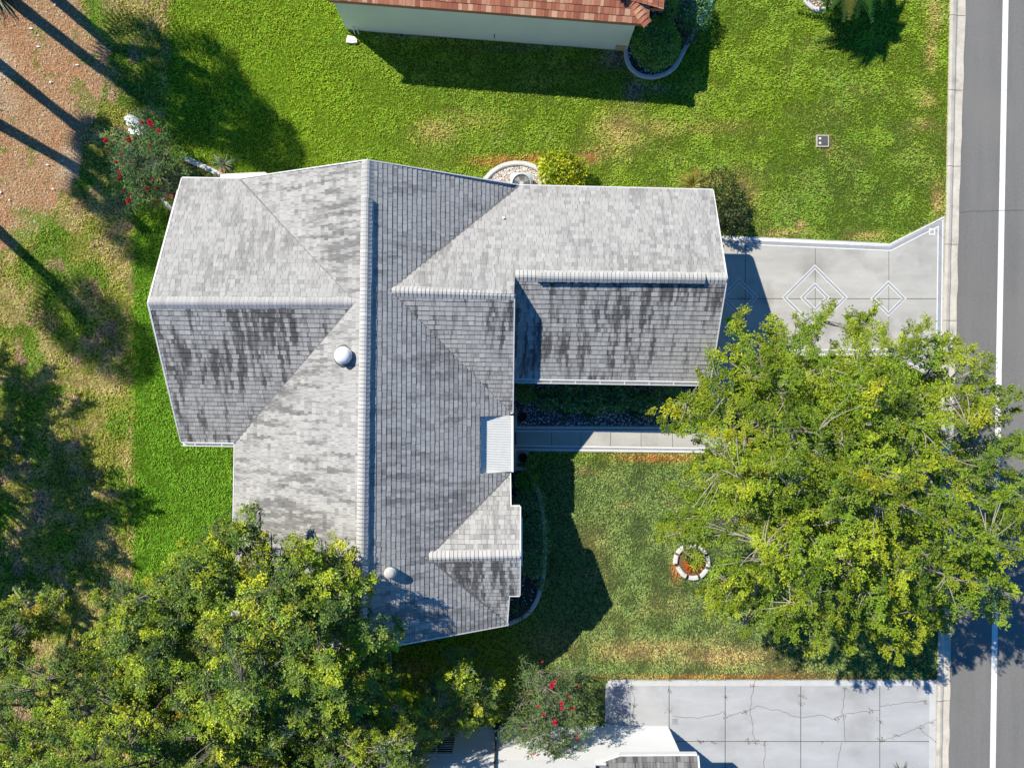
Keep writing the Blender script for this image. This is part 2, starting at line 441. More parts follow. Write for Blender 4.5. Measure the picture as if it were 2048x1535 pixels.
nx, ny = 560, 420
uu = np.linspace(-420, 1930, nx); vv = np.linspace(-320, 1840, ny)
U, V_ = np.meshgrid(uu, vv)
u = U.ravel(); v = V_.ravel()
col, d2 = lawn_col(u, v)
zz = 0.02 * (fbm(u, v, 60, 5) - 0.5) - 0.012
LV = np.stack([(u - CX) * H / F, (CY - v) * H / F, zz], 1)
idx = np.arange(nx * ny).reshape(ny, nx)
LF = np.stack([idx[:-1, :-1], idx[1:, :-1], idx[1:, 1:], idx[:-1, 1:]], -1).reshape(-1, 4)
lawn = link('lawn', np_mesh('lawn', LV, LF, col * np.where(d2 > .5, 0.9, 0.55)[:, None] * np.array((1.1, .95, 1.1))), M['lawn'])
tag(lawn, kind='structure')

def scatter_blades(name, n, maxlen, minlen, wid, lean_lo, lean_hi, keep, mtl, seed, dirt):
    r = np.random.default_rng(seed)
    u = r.uniform(-110, 1900, n); v = r.uniform(-90, 1630, n)
    k = ~in_any(u, v, HARD + [NHOUSE_G, SHOUSE_G])
    u = u[k]; v = v[k]
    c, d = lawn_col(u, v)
    if dirt:
        k = (d > 0.5)
    else:
        thin = 0.15 + 0.85 * (d < 0.5)
        cl = vnoise(u, v, 2.6, 31) * .85 + vnoise(u, v, 7, 32) * .15
        k = (r.random(len(u)) < thin) & (r.random(len(u)) < 0.25 + .75 * sstep(.2, .6, cl))
    u = u[k]; v = v[k]; c = c[k]
    m = len(u)
    x = (u - CX) * H / F; y = (CY - v) * H / F
    # heading follows a flow field so that the lawn gets its brushed, worm like grain
    th = 6.283 * fbm(u, v, 40, 41, 2) * 1.4 + r.normal(0, 0.9, m)
    if dirt: th = r.uniform(0, 6.283, m)
    ln = r.uniform(minlen, maxlen, m) * (0.5 + 1.0 * (vnoise(u, v, 2.6, 31) if not dirt else .5))
    lean = r.uniform(lean_lo, lean_hi, m)
    dx = np.cos(th) * np.sin(lean); dy = np.sin(th) * np.sin(lean); dz = np.cos(lean)
    sx = -np.sin(th); sy = np.cos(th)
    w = r.uniform(0.6, 1.2, m) * wid
    z0 = np.full(m, 0.0 if not dirt else 0.012) + 0.02 * (fbm(u, v, 60, 5) - 0.5)
    b = np.stack([x, y, z0], 1)
    d1 = np.stack([dx, dy, dz], 1) * ln[:, None]
    s = np.stack([sx, sy, np.zeros(m)], 1) * w[:, None] * 0.5
    tip = b + d1; tip[:, 2] -= 0.15 * ln * np.sin(lean)
    mid = b + d1 * 0.55
    Vb = np.stack([b - s * 0.7, b + s * 0.7, mid + s, tip + s * .25, tip - s * .25, mid - s], 1).reshape(-1, 3)
    base = (np.arange(m) * 6)[:, None]
    Fb = np.concatenate([base + np.array([[0, 1, 2, 5]]), base + np.array([[5, 2, 3, 4]])], 0)
    j = r.lognormal(0, 0.27, m)[:, None]
    hue = r.normal(0, 0.12, (m, 1))
    cc = c * j * np.concatenate([1 + hue, 1 + 0 * hue, 1 - hue], 1)
    if not dirt:
        yl = (r.random(m) < 0.10)[:, None]
        cc = np.where(yl, c * 0.6 + np.array((0.22, 0.20, 0.05)) * 0.7, cc)
    else:
        br = (r.random(m) < 0.12)[:, None]
        cc = np.where(br, np.array((0.62, 0.52, 0.40)), cc)
    cc = np.clip(cc * (2.4 if not dirt else 1.45), 0.003, 0.8)
    o = link(name, np_mesh(name, Vb, Fb, np.repeat(cc, 6, 0)), mtl)
    return o
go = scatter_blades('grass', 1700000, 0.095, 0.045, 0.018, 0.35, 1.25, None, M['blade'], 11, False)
tag(go, 'short green and dry yellow lawn grass around the grey roofed house', 'grass', kind='stuff')
st = scatter_blades('pine_straw', 330000, 0.16, 0.05, 0.013, 1.35, 1.56, None, M['straw'], 12, True)
tag(st, 'brown dry pine straw covering the bare ground in the top left corner', 'straw', kind='stuff')

# road
def strip_between(left, right, z0, z1, mb):
    for i in range(len(left) - 1):
        a, b, c, d = left[i], left[i + 1], right[i + 1], right[i]
        mb.face([(*P2(*a), z0), (*P2(*b), z0), (*P2(*c), z1), (*P2(*d), z1)])
r = MB()
right = [(x + 420, y) for x, y in ROAD_L]
strip_between(ROAD_L, right, 0.008, 0.03, r)
tag(r.build('road', M['asphalt']), kind='structure')
r = MB()
wl = [(2006, -400), (2005, 0), (1992, 700), (1979, 1535), (1974, 2000)]
strip_between(wl, [(x + 11.5, y) for x, y in wl], 0.018, 0.0185, r)
tag(r.build('road_line', M['line_w']), kind='structure')
def lerp_line(L, y):
    for i in range(len(L) - 1):
        if L[i][1] <= y <= L[i + 1][1]:
            t = (y - L[i][1]) / (L[i + 1][1] - L[i][1])
            return L[i][0] + (L[i + 1][0] - L[i][0]) * t
    return L[-1][0]
r = MB(); rj = random.Random(4)
ys = [-400, -272, -120, 32, 181, 333, 489, 641, 792, 944, 1096, 1248, 1400, 1552, 1704, 1990]
for a, b in zip(ys[:-1], ys[1:]):
    n = 10
    for i in range(n):
        y0 = a + (b - a) * i / n + (0.5 if i == 0 else 0); y1 = a + (b - a) * (i + 1) / n - (0.5 if i == n - 1 else 0)
        prof = []
        for y in (y0, y1):
            l = lerp_line(KERB_L, y); q = lerp_line(ROAD_L, y) + 3 * vnoise(np.array([float(y)]), np.array([0.]), 30, 3)[0] 
            dip = l + (q - l) * 0.52
            prof.append([(l, y, -0.02), (l, y, 0.075), (l + 5, y, 0.085), (l + (q - l) * .38, y, 0.06), (dip, y, 0.014), (q, y, 0.022), (q + .3, y, -0.02)])
        for k in range(6):
            A = prof[0][k]; B = prof[1][k]; C_ = prof[1][k + 1]; D_ = prof[0][k + 1]
            r.face([(*P2(A[0], A[1]), A[2]), (*P2(B[0], B[1]), B[2]), (*P2(C_[0], C_[1]), C_[2]), (*P2(D_[0], D_[1]), D_[2])])
tag(r.build('kerb', M['kerb'], smooth=False), kind='structure')

# ------------------------------------------------------------------ paving
def clip_half(poly, a, b, c):            # keep a*x+b*y+c >= 0
    out = []
    n = len(poly)
    for i in range(n):
        p = poly[i]; q = poly[(i + 1) % n]
        dp = a * p[0] + b * p[1] + c; dq = a * q[0] + b * q[1] + c
        if dp >= 0: out.append(p)
        if (dp >= 0) != (dq >= 0):
            t = dp / (dp - dq)
            out.append((p[0] + (q[0] - p[0]) * t, p[1] + (q[1] - p[1]) * t))
    return out
def clip_convex(poly, conv):
    n = len(conv)
    ar = sum(conv[i][0] * conv[(i + 1) % n][1] - conv[(i + 1) % n][0] * conv[i][1] for i in range(n))
    if ar < 0: conv = conv[::-1]
    for i in range(n):
        x0, y0 = conv[i]; x1, y1 = conv[(i + 1) % n]
        a = -(y1 - y0); b = (x1 - x0); c = -(a * x0 + b * y0)
        poly = clip_half(poly, a, b, c)
        if len(poly) < 3: return []
    return poly
def slabs(name, poly, xs, ysl, z, mtl, gap=0.6):
    """concrete slabs with open joints, lying on a dirt bed"""
    mb = MB()
    for i in range(len(xs) - 1):
        for j in range(len(ysl) - 1):
            cell = [(xs[i] + gap, ysl[j] + gap), (xs[i + 1] - gap, ysl[j] + gap), (xs[i + 1] - gap, ysl[j + 1] - gap), (xs[i] + gap, ysl[j + 1] - gap)]
            c = cell
            for sub in poly:
                q = clip_convex(c, sub)
                if len(q) >= 3:
                    mb.prism([P2(*p) for p in q], -0.06, z)
    o = mb.build(name, mtl)
    tag(o, kind='structure')
    return o
dj = MB()
for pl in (DRIVE, SDRIVE): dj.face([(*P2(*p), 0.014) for p in pl][::-1])
dj.face([(*P2(*p), 0.014) for p in ((1012, 851), (1470, 852), (1470, 906), (1012, 902))][::-1])
tag(dj.build('joint_bed', M['joint']), kind='structure')
ZD = 0.03
slabs('driveway', [[(1361, 470), (1437, 470), (1780, 486), (1780, 712), (1361, 712)], [(1780, 486), (1889, 431), (1884, 765), (1780, 712)]],
      [1300, 1490, 1630, 1777, 1900], [400, 597.5, 800], ZD, M['concrete'])
slabs('walkway', [[(1031, 851), (1470, 852), (1470, 906), (1031, 902)]], [1031, 1032, 1103, 1162, 1221, 1282, 1345, 1420, 1470], [840, 910], ZD, M['concrete'], 0.5)
slabs('entry_pad', [PAD], [960, 1030.5], [810, 950], ZD + 0.02, M['concrete'], 0.3)
slabs('side_walk', [[(1421, 718), (1466, 718), (1468, 850), (1421, 850)]], [1400, 1480], [700, 780, 850], ZD, M['concrete'], 0.5)
slabs('south_driveway', [[(1213, 1366), (1222, 1358), (1873, 1358), (1871, 1535), (1866, 1760), (1210, 1760), (1210, 1380)]],
      [1200, 1338, 1450, 1601, 1759, 1900], [1340, 1481, 1640, 1760], ZD, M['concrete2'], 0.8)

def ribbon(mb, pts, wpx, z, closed=False):
    n = len(pts)
    off = []
    for i in range(n):
        if closed:
            a = pts[i - 1]; b = pts[(i + 1) % n]; c = pts[i]
            d1 = (c[0] - a[0], c[1] - a[1]); d2 = (b[0] - c[0], b[1] - c[1])
        else:
            c = pts[i]; a = pts[max(i - 1, 0)]; b = pts[min(i + 1, n - 1)]
            d1 = (c[0] - a[0], c[1] - a[1]) if i > 0 else (b[0] - c[0], b[1] - c[1])
            d2 = (b[0] - c[0], b[1] - c[1]) if i < n - 1 else d1
        l1 = math.hypot(*d1) or 1; l2 = math.hypot(*d2) or 1
        n1 = (-d1[1] / l1, d1[0] / l1); n2 = (-d2[1] / l2, d2[0] / l2)
        mx, my = n1[0] + n2[0], n1[1] + n2[1]; ml = math.hypot(mx, my) or 1
        mx /= ml; my /= ml
        k = wpx / 2 / max(0.35, mx * n1[0] + my * n1[1])
        off.append(((c[0] + mx * k, c[1] + my * k), (c[0] - mx * k, c[1] - my * k)))
    for i in range(n if closed else n - 1):
        a = off[i]; b = off[(i + 1) % n]
        mb.face([(*P2(*a[0]), z), (*P2(*b[0]), z), (*P2(*b[1]), z), (*P2(*a[1]), z)])
lw = MB(); bd = MB()
def dline(pts, gapw=11, lwid=3.0, closed=False, off=0):
    ribbon(bd, pts, gapw + lwid * 0.5, ZD + 0.004, closed)
    n = len(pts)
    for sgn in (-1, 1):
        q = []
        for i in range(n):
            c = pts[i]
            a = pts[i - 1] if (i > 0 or closed) else c
            b = pts[(i + 1) % n] if (i < n - 1 or closed) else c
            d1 = (c[0] - a[0], c[1] - a[1]) if a != c else (b[0] - c[0], b[1] - c[1])
            d2 = (b[0] - c[0], b[1] - c[1]) if b != c else d1
            l1 = math.hypot(*d1); l2 = math.hypot(*d2)
            n1 = (-d1[1] / l1, d1[0] / l1); n2 = (-d2[1] / l2, d2[0] / l2)
            mx, my = n1[0] + n2[0], n1[1] + n2[1]; ml = math.hypot(mx, my) or 1
            mx /= ml; my /= ml
            k = sgn * gapw / 2 / max(0.35, mx * n1[0] + my * n1[1])
            q.append((c[0] + mx * k, c[1] + my * k))
        ribbon(lw, q, lwid, ZD + 0.008, closed)
# driveway border, outer strip stays pale
ribbon(lw, [(1361, 473), (1437, 474), (1779, 490), (1886, 436)], 4, ZD + 0.008)
dline([(1361, 481), (1437, 482), (1780, 497), (1880, 446), (1876, 748), (1779, 703), (1361, 706)], 9, 2.2)
for cx_, cy_, rr in ((1478, 594, 33), (1629, 595, 61), (1629, 595, 25), (1776, 597, 31)):
    dline([(cx_, cy_ - rr), (cx_ + rr, cy_), (cx_, cy_ + rr), (cx_ - rr, cy_)], 5.5, 1.4, True)
# walkway border lines
dline([(1029, 819), (1029, 858), (1386, 859), (1424, 859), (1424, 722)], 7, 2.6)
dline([(1028, 942), (1028, 894), (1386, 899), (1463, 899), (1463, 722)], 7, 2.6)
tag(lw.build('painted_lines', M['line_w']), kind='structure')
tag(bd.build('painted_bands', M['band']), kind='structure')
# square marks of the south driveway and its paler border
pb = MB()
pb.face([(*P2(*p), ZD + 0.004) for p in ((1216, 1360), (1216, 1370), (1856, 1370), (1856, 1360))])
pb.face([(*P2(*p), ZD + 0.004) for p in ((1858, 1360), (1857, 1535), (1869, 1535), (1871, 1360))])
tag(pb.build('pale_border', mat('pale border concrete', (0.52, 0.52, 0.515), .9, .2, .1, 2)), kind='structure')
pb = MB()
pb.face([(*P2(*p), ZD + 0.004) for p in ((1226, 1372), (1226, 1434), (1262, 1434), (1262, 1372))])
for x0, y0 in ((1212, 1436), (1344, 1435)):
    pb.face([(*P2(*p), ZD + 0.008) for p in ((x0, y0), (x0, y0 + 12), (x0 + 11, y0 + 12), (x0 + 11, y0))])
tag(pb.build('slate_patches', mat('slate patch', (0.30, 0.31, 0.34), .9, .2, .1, 2)), kind='structure')
# cracks
ck = MB(); rc = random.Random(3)
def crack(pts, wid=0.8, z=ZD + 0.005):
    q = []
    for i in range(len(pts) - 1):
        n = max(2, int(math.hypot(pts[i + 1][0] - pts[i][0], pts[i + 1][1] - pts[i][1]) / 7))
        for k in range(n):
            t = k / n
            q.append((pts[i][0] + (pts[i + 1][0] - pts[i][0]) * t + rc.uniform(-1.8, 1.8), pts[i][1] + (pts[i + 1][1] - pts[i][1]) * t + rc.uniform(-1.5, 1.5)))
    q.append(pts[-1])
    ribbon(ck, q, wid, z)
CRACKS = [[(1262, 1358), (1268, 1400), (1262, 1452)], [(1342, 1429), (1395, 1435), (1450, 1421)], [(1450, 1432), (1500, 1418), (1512, 1411), (1560, 1420), (1601, 1434)], [(1509, 1358), (1502, 1395), (1500, 1420), (1508, 1478)],
          [(1601, 1434), (1645, 1428), (1665, 1438), (1690, 1426), (1758, 1418)], [(1690, 1374), (1684, 1420), (1690, 1480)], [(1528, 1481), (1528, 1535)], [(1682, 1483), (1673, 1535)],
          [(1759, 1410), (1850, 1400)], [(1760, 1481), (1800, 1468), (1873, 1436)], [(1836, 1452), (1872, 1484)]]
for c in CRACKS: crack(c)
crack([(1850, 444), (1865, 458), (1888, 474)], 0.8)
crack([(1919, 423), (2046, 420)], 0.6, 0.035)
tag(ck.build('cracks', mat('crack dirt', (0.15, 0.145, 0.14), 1, .05, .3, 6)), kind='structure')
# utility patch stencil near the road on the driveway
pb = MB()
ribbon(pb, [(1858, 458), (1858, 469), (1868, 469), (1868, 458)], 2.5, ZD + 0.012, True)
tag(pb.build('paint_mark', M['line_w']), kind='structure')

# ------------------------------------------------------------------ shingled roof planes
def plane_fit(pts):
    c = sum(pts, Vector()) / len(pts)
    A = np.array([[p.x - c.x, p.y - c.y, 1] for p in pts]); b = np.array([p.z for p in pts])
    s, *_ = np.linalg.lstsq(A, b, rcond=None)
    return (s[0], s[1], s[2] - s[0] * c.x - s[1] * c.y)
GREY = [((0.385, 0.378, 0.365), 5), ((0.40, 0.393, 0.38), 4), ((0.35, 0.344, 0.333), 3), ((0.42, 0.41, 0.395), 1.2), ((0.30, 0.295, 0.29), .9)]
ORANGE = [((0.42, 0.165, 0.095), 5), ((0.52, 0.26, 0.16), 3), ((0.33, 0.12, 0.075), 4), ((0.58, 0.35, 0.23), 1.5)]
def pick(pal, r):
    t = r.random() * sum(w for _, w in pal)
    for c, w in pal:
        t -= w
        if t <= 0: return c
    return pal[0][0]
def shingles(name, pieces, eave, mtl, parent, pal=GREY, expo=0.150, tabw=(0.13, 0.28), lift=0.020, seed=1, amp=0.04, scale_c=1.0):
    """pieces: convex polygons of 3D points on one slope. eave: two 3D points, low edge. One mesh of single tabs."""
    r = random.Random(seed)
    allp = [p for pc in pieces for p in pc]
    a, b, c0 = plane_fit(allp)
    ud = Vector((eave[1].x - eave[0].x, eave[1].y - eave[0].y)).normalized()
    vd = Vector((-ud.y, ud.x))
    if a * vd.x + b * vd.y < 0: vd = -vd
    o = Vector((eave[0].x, eave[0].y))
    mb = MB()
    slope = math.sqrt(a * a + b * b)
    for pc in pieces:
        conv = [((Vector((p.x, p.y)) - o).dot(ud), (Vector((p.x, p.y)) - o).dot(vd)) for p in pc]
        vmin = min(q[1] for q in conv); vmax = max(q[1] for q in conv)
        umin = min(q[0] for q in conv); umax = max(q[0] for q in conv)
        k0 = math.floor(vmin / expo)
        k1 = math.ceil(vmax / expo)
        for k in range(k0, k1):
            rr = random.Random(seed * 1000 + k)
            x = -30 + rr.uniform(0, 0.3)
            v0 = k * expo + rr.uniform(-.003, .003); v1 = (k + 1) * expo - 0.002
            while x < umax:
                wd = rr.uniform(*tabw); cc = pick(pal, rr); j = (1 + rr.gauss(0, amp)) * scale_c; lf = lift * rr.uniform(0.75, 1.25)
                wob = rr.uniform(-.006, .006)
                x1 = x + wd
                if x1 > umin:
                    q = clip_convex([(x + .007, v0 + wob), (x1, v0 + wob), (x1, v1), (x + .007, v1)], conv)
                    if len(q) >= 3:
                        pts = []; pos = []; cu_ = x + wd * .5 + rr.uniform(-.06, .06); cv_ = v0 + expo * .5 + rr.uniform(-.05, .05)
                        for (uq, vq) in q:
                            X = o.x + ud.x * uq + vd.x * vq; Y = o.y + ud.y * uq + vd.y * vq
                            t = max(0.0, min(1.0, 1 - (vq - v0) / (v1 - v0)))
                            pts.append(Vector((X, Y, a * X + b * Y + c0 + 0.012 + lf * t)))
                            pos.append((cu_ * .45 + uq * .55, cv_ * .45 + vq * .55, seed * 3.7))
                        nn = (pts[1] - pts[0]).cross(pts[2] - pts[0])
                        if nn.z < 0: pts = pts[::-1]; pos = pos[::-1]
                        cj = [z_ * j for z_ in cc]
                        mb.face(pts, cj, pos)
                        low = [(p, s) for p, s, qq in zip(pts, pos, q if nn.z >= 0 else q[::-1]) if abs(qq[1] - (v0 + wob)) < 1e-4]
                        if len(low) == 2:
                            (p, s), (p2, s2) = low
                            dn = Vector((0, 0, -(lf + 0.012)))
                            mb.face([p, p2, p2 + dn, p + dn], [z_ * 0.6 for z_ in cj], [s, s2, s2, s])
                x = x1
    ob = mb.build(name, mtl, parent)
    # solid deck under the tabs
    dk = MB()
    for pc in pieces:
        pp = [Vector((p.x, p.y, a * p.x + b * p.y + c0 - 0.02)) for p in pc]
        nn = (pp[1] - pp[0]).cross(pp[2] - pp[0])
        if nn.z < 0: pp = pp[::-1]
        dk.face(pp, (0.10, 0.10, 0.10), [(0, 0, 0)] * len(pp))
        dk.face([p - Vector((0, 0, 0.1)) for p in pp[::-1]], (0.5, 0.5, 0.5), [(0, 0, 0)] * len(pp))
    return ob, dk

def ridge_caps(name, p0, p1, half, drop, mtl, parent, expo=0.135, raise_=0.03, seed=5, drop2=None, pal=None, bright=1.15):
    r = random.Random(seed)
    d = p1 - p0; L = d.length; d.normalize()
    s = Vector((-d.y, d.x, 0)).normalized()
    mb = MB()
    n = int(L / expo)
    drop2 = drop if drop2 is None else drop2
    for i in range(n):
        a = p0 + d * (i * L / n); b = p0 + d * ((i + 1) * L / n - 0.014)
        lf = raise_ + 0.02; la = raise_
        h = half * r.uniform(0.95, 1.05)
        jj = bright * (1 + r.gauss(0, .05)); c = [z_ * jj for z_ in pick(pal or GREY[:2] + [GREY[3]], r)]
        za = Vector((0, 0, lf)); zb = Vector((0, 0, la))
        for sg, dr in ((1, drop), (-1, drop2)):
            o1 = s * sg * 0.07 - Vector((0, 0, 0.07 * dr * .5)); o2 = s * sg * h - Vector((0, 0, h * dr - 0.012))
            q = [a + za, b + zb, b + zb + o1, a + za + o1]
            q2 = [a + za + o1, b + zb + o1, b + zb * .3 + o2, a + za * .3 + o2]
            if sg > 0: q = q[::-1]; q2 = q2[::-1]
            mb.face(q, c, [(i * .3, 0, 9)] * 4); mb.face(q2, c, [(i * .3, 0, 9)] * 4)
            mb.face([a + za, a + za + o1, a + la * Vector((0, 0, 1)) * .3 + o1, a], [x * .5 for x in c], [(0, 0, 9)] * 4)
            mb.face([a + za + o1, a + za * .3 + o2, a + o2 - Vector((0, 0, .01)), a + o1], [x * .5 for x in c], [(0, 0, 9)] * 4)
    return mb.build(name, mtl, parent)

# ------------------------------------------------------------------ the grey roofed house
ZE, ZR = 2.8, 5.39
house = thing('house', 'single storey house under a large weathered grey shingle roof with crossing gables', 'house', (0, 0, 0))
ridgeN = P(735, 321, ZR); ridgeS = P(722, 1302, ZR)
def ridge_at(y):
    t = (y - 321) / (1302 - 321.0); return P(735 + (722 - 735) * t, y, ZR)
apexNW = P(712, 605, 5.12); V1 = P(480, 358, 2.83); V2 = P(470, 885, ZE)
SW = P(464, 1252, ZE); SE = P(1017, 1248, ZE)
apexNE = P(780, 581, 5.0); VN = P(1038, 371, ZE); VS = P(1019, 822, ZE)
aE = P(1028, 588, 5.0); aSE = P(1025, 826, ZE)
bW = P(1030, 550, 4.70); bE = P(1453, 556, 4.70); NEc = P(1425, 380, ZE); bSE = P(1420, 763, ZE); bSW = P(1026, 757, ZE)
wW = P(298, 605, 5.12); wN = P(365, 356, ZE); wS = P(363, 883, ZE)
sA = P(857, 1114, 4.35); sE0 = P(1021, 1111, 4.35); sE1 = P(1040, 1110, 4.35); VB1 = P(1020, 946, ZE); VB2 = P(1014, 1247, ZE)
n1 = P(1021, 1012, 3.43); n2 = P(1040, 1012, 3.43); m1 = P(1018, 1190, 3.44); m2 = P(1039, 1190, 3.44)
me_a, me_b, me_c = plane_fit([ridgeN, ridgeS, VS, VB1, SE])
def on_east(px, py):
    # where the line of sight through a photo point meets the east slope
    k = np.array([(px - CX) / F, (CY - py) / F, -1.0])
    # z = a x + b y + c ; x = kx*t, y = ky*t, z = H - t
    t = (H - me_c) / (me_a * k[0] + me_b * k[1] + 1)
    return Vector((k[0] * t, k[1] * t, H - t))
TL = on_east(961, 832); BL = on_east(959, 947); 
def ridge_Y(y):
    t = (y - ridgeN.y) / (ridgeS.y - ridgeN.y); return ridgeN.lerp(ridgeS, t)
TRp = Vector((P(1019, 832, ZE).x, TL.y, ZE)); BRp = Vector((P(1020, 946, ZE).x, BL.y, ZE)); TL2 = Vector((TL.x, BL.y, TL.z))
BL = Vector((TL.x, BL.y, BL.z))
decks = []
def roof(pieces, eave, mk, seed, **kw):
    o, d = shingles('roof', pieces, eave, M[mk], house, seed=seed, **kw)
    decks.append((o, d))
    return o
rW = roof([[ridgeN, V1, apexNW, ridge_at(605)], [ridge_at(605), apexNW, V2, SW, ridgeS]], (P(468, 360, ZE), SW), 'shingle_w', 1)
rE = roof([[ridgeN, ridge_at(581), apexNE, VN],
           [ridge_at(581), apexNE, VS, TRp, ridge_Y(TL.y)],
           [ridge_Y(TL.y), TL, BL, ridge_Y(BL.y)],
           [ridge_Y(BL.y), BRp, VB1, sA, ridge_at(1114)],
           [ridge_at(1114), sA, SE, ridgeS]], (P(1022, 372, ZE), SE), 'shingle_e', 2, lift=0.018)
rNWn = roof([[wW, wN, V1, apexNW]], (P(365, 356, ZE), P(480, 357, ZE)), 'shingle_n', 3)
rNWs = roof([[wW, apexNW, V2, wS]], (wS, V2), 'shingle_s', 4)
rNEn = roof([[apexNE, VN, bW, aE], [VN, NEc, bE, bW]], (VN, NEc), 'shingle_n', 5)
rNEa = roof([[apexNE, aE, aSE, VS]], (P(800, 822, ZE), aSE), 'shingle_s', 6)
rNEb = roof([[bW, bE, bSE, bSW]], (bSW, bSE), 'shingle_s', 7)
rSEn = roof([[sA, VB1, n1, sE0], [n1, n2, sE1, sE0]], (P(900, 946, ZE), VB1), 'shingle_n', 8, scale_c=1.05)
rSEs = roof([[sA, sE0, m1, VB2], [sE0, sE1, m2, m1]], (P(900, 1247, ZE), VB2), 'shingle_s', 9, scale_c=1.1)
for o, d in decks:
    d.build('roof_deck', M['deck'], o)
ridge_caps('ridge_cap', ridgeN, ridgeS, 0.21, 0.52, M['shingle_cap'], rW, seed=3)
ridge_caps('ridge_cap', wW, apexNW, 0.20, 0.48, M['shingle_cap'], rNWn, seed=4)
ridge_caps('ridge_cap', aE, apexNE + Vector((.05, 0, 0)), 0.20, 0.55, M['shingle_cap'], rNEa, seed=5)
ridge_caps('ridge_cap', bE, bW, 0.20, 0.54, M['shingle_cap'], rNEn, seed=6)
ridge_caps('ridge_cap', sE1, sA, 0.19, 0.55, M['shingle_cap'], rSEn, seed=7)
# raised ridge vents with a dark slot on both sides
def ridge_vent(p0, p1, half, drop, parent, seed):
    v = MB()
    d = (p1 - p0).normalized(); s = Vector((-d.y, d.x, 0)).normalized(); up = Vector((0, 0, 1))
    ridge_caps('ridge_cap', p0 + up * 0.10, p1 + up * 0.10, half, drop, M['shingle_cap'], parent, seed=seed, bright=1.25)
    for sg in (1, -1):
        a = p0 + s * sg * (half - .02) - up * (half * drop - .01); b = p1 + s * sg * (half - .02) - up * (half * drop - .01)
        a2 = p0 + s * sg * (half + .015) - up * ((half + .015) * drop - .012); b2 = p1 + s * sg * (half + .015) - up * ((half + .015) * drop - .012)
        v.face([a, b, b + up * 0.11, a + up * 0.11]); v.face([a2, b2, b, a])
    for q in (p0, p1):
        l = q + s * half - up * half * drop; rr = q - s * half - up * half * drop
        v.face([l, q + up * .06, rr, q - up * .03]); v.face([l, q - up * .03, rr, q + up * .06])
    return v.build('ridge_vent', M['dark'], parent)
ridge_vent(ridge_at(398), ridge_at(1280), 0.185, 0.52, rE, 11)
ridge_vent(P(1076, 553.5, 4.70), P(1410, 556.5, 4.70), 0.18, 0.54, rNEb, 12)
# valley flashing
M['valley'] = mat('dark valley metal', (0.16, 0.16, 0.165), .7, .3, .2, 3)
for a, b in ((V1, apexNW), (V2, apexNW), (VN, apexNE), (VS, apexNE), (VB1, sA), (VB2, sA)):
    vf = MB()
    d = b - a; s = Vector((-d.y, d.x, 0)).normalized() * 0.03
    z = Vector((0, 0, 0.035))
    vf.face([a + s + z, b + s + z, b - s + z, a - s + z])
    vf.build('valley', M['valley'], house)
# fascia and drip edge
fa = MB()
def fascia(a, b, h=0.16, t=0.035, flange=0.05):
    d = (b - a); dh = Vector((d.x, d.y, 0)).normalized(); n = Vector((dh.y, -dh.x, 0))   # right hand side = outside
    up = Vector((0, 0, 1))
    o0 = n * t
    A, B = a + up * .035, b + up * .035
    fa.face([A, B, B + o0, A + o0][::-1]); fa.face([A + o0, B + o0, B + o0 - up * h, A + o0 - up * h][::-1])
    fa.face([A, B, B - up * h, A - up * h]); fa.face([A - up * h, B - up * h, B + o0 - up * h, A + o0 - up * h])
    fa.face([A, A + o0, A + o0 - up * h, A - up * h]); fa.face([B, B - up * h, B + o0 - up * h, B + o0])
for loop in ([V1, wN, wW, wS, V2, SW, ridgeS, SE, VB2, m1, m2, sE1, n2, n1, VB1, BRp], [TRp, VS, aSE], [bSW, bSE, bE, NEc, VN, ridgeN, V1]):
    lp = loop
    for i in range(len(lp) - 1):
        a, b = lp[i], lp[i + 1]
        fascia(a, b)
# rake of the taller stub beside the garage roof
fascia(aSE, aE)
fa.build('fascia', M['trim'], house)
# walls: gabled volumes a little inside the eaves
wl_ = MB()
def gable_solid(x0, x1, y0, y1, axis, ze, zr, ridge):
    k = 0.14
    if axis == 'y':
        prof = [(x0, 0.0), (x1, 0.0), (x1, ze - k), (ridge, zr - k), (x0, ze - k)]
        A = [(p[0], y0, p[1]) for p in prof]; B = [(p[0], y1, p[1]) for p in prof]
        wl_.face(A); wl_.face(B[::-1])
    else:
        prof = [(y0, 0.0), (y1, 0.0), (y1, ze - k), (ridge, zr - k), (y0, ze - k)]
        A = [(x0, p[0], p[1]) for p in prof]; B = [(x1, p[0], p[1]) for p in prof]
        wl_.face(A[::-1]); wl_.face(B)
    for i in range(5):
        j = (i + 1) % 5
        q = [A[i], A[j], B[j], B[i]]
        wl_.face(q if axis == 'x' else q[::-1])
gable_solid(-9.55, -1.15, -8.25, 6.95, 'y', ZE + .22, ZR, -4.75)
gable_solid(-12.05, -9.0, -1.65, 6.98, 'x', ZE + .2, 5.12, 2.67)
gable_solid(-1.5, -0.02, -0.55, 6.6, 'x', ZE + .2, 5.0, 3.04)
gable_solid(-0.6, 6.72, 0.45, 6.62, 'x', ZE + .2, 4.70, 3.58)
gable_solid(-1.6, -0.15, -8.2, -3.5, 'x', ZE + .2, 4.35, -5.84)
gable_solid(-1.2, 0.15, -6.9, -4.75, 'x', 3.3, 4.3, -5.84)
wl_.build('wall', M['wall'], house)
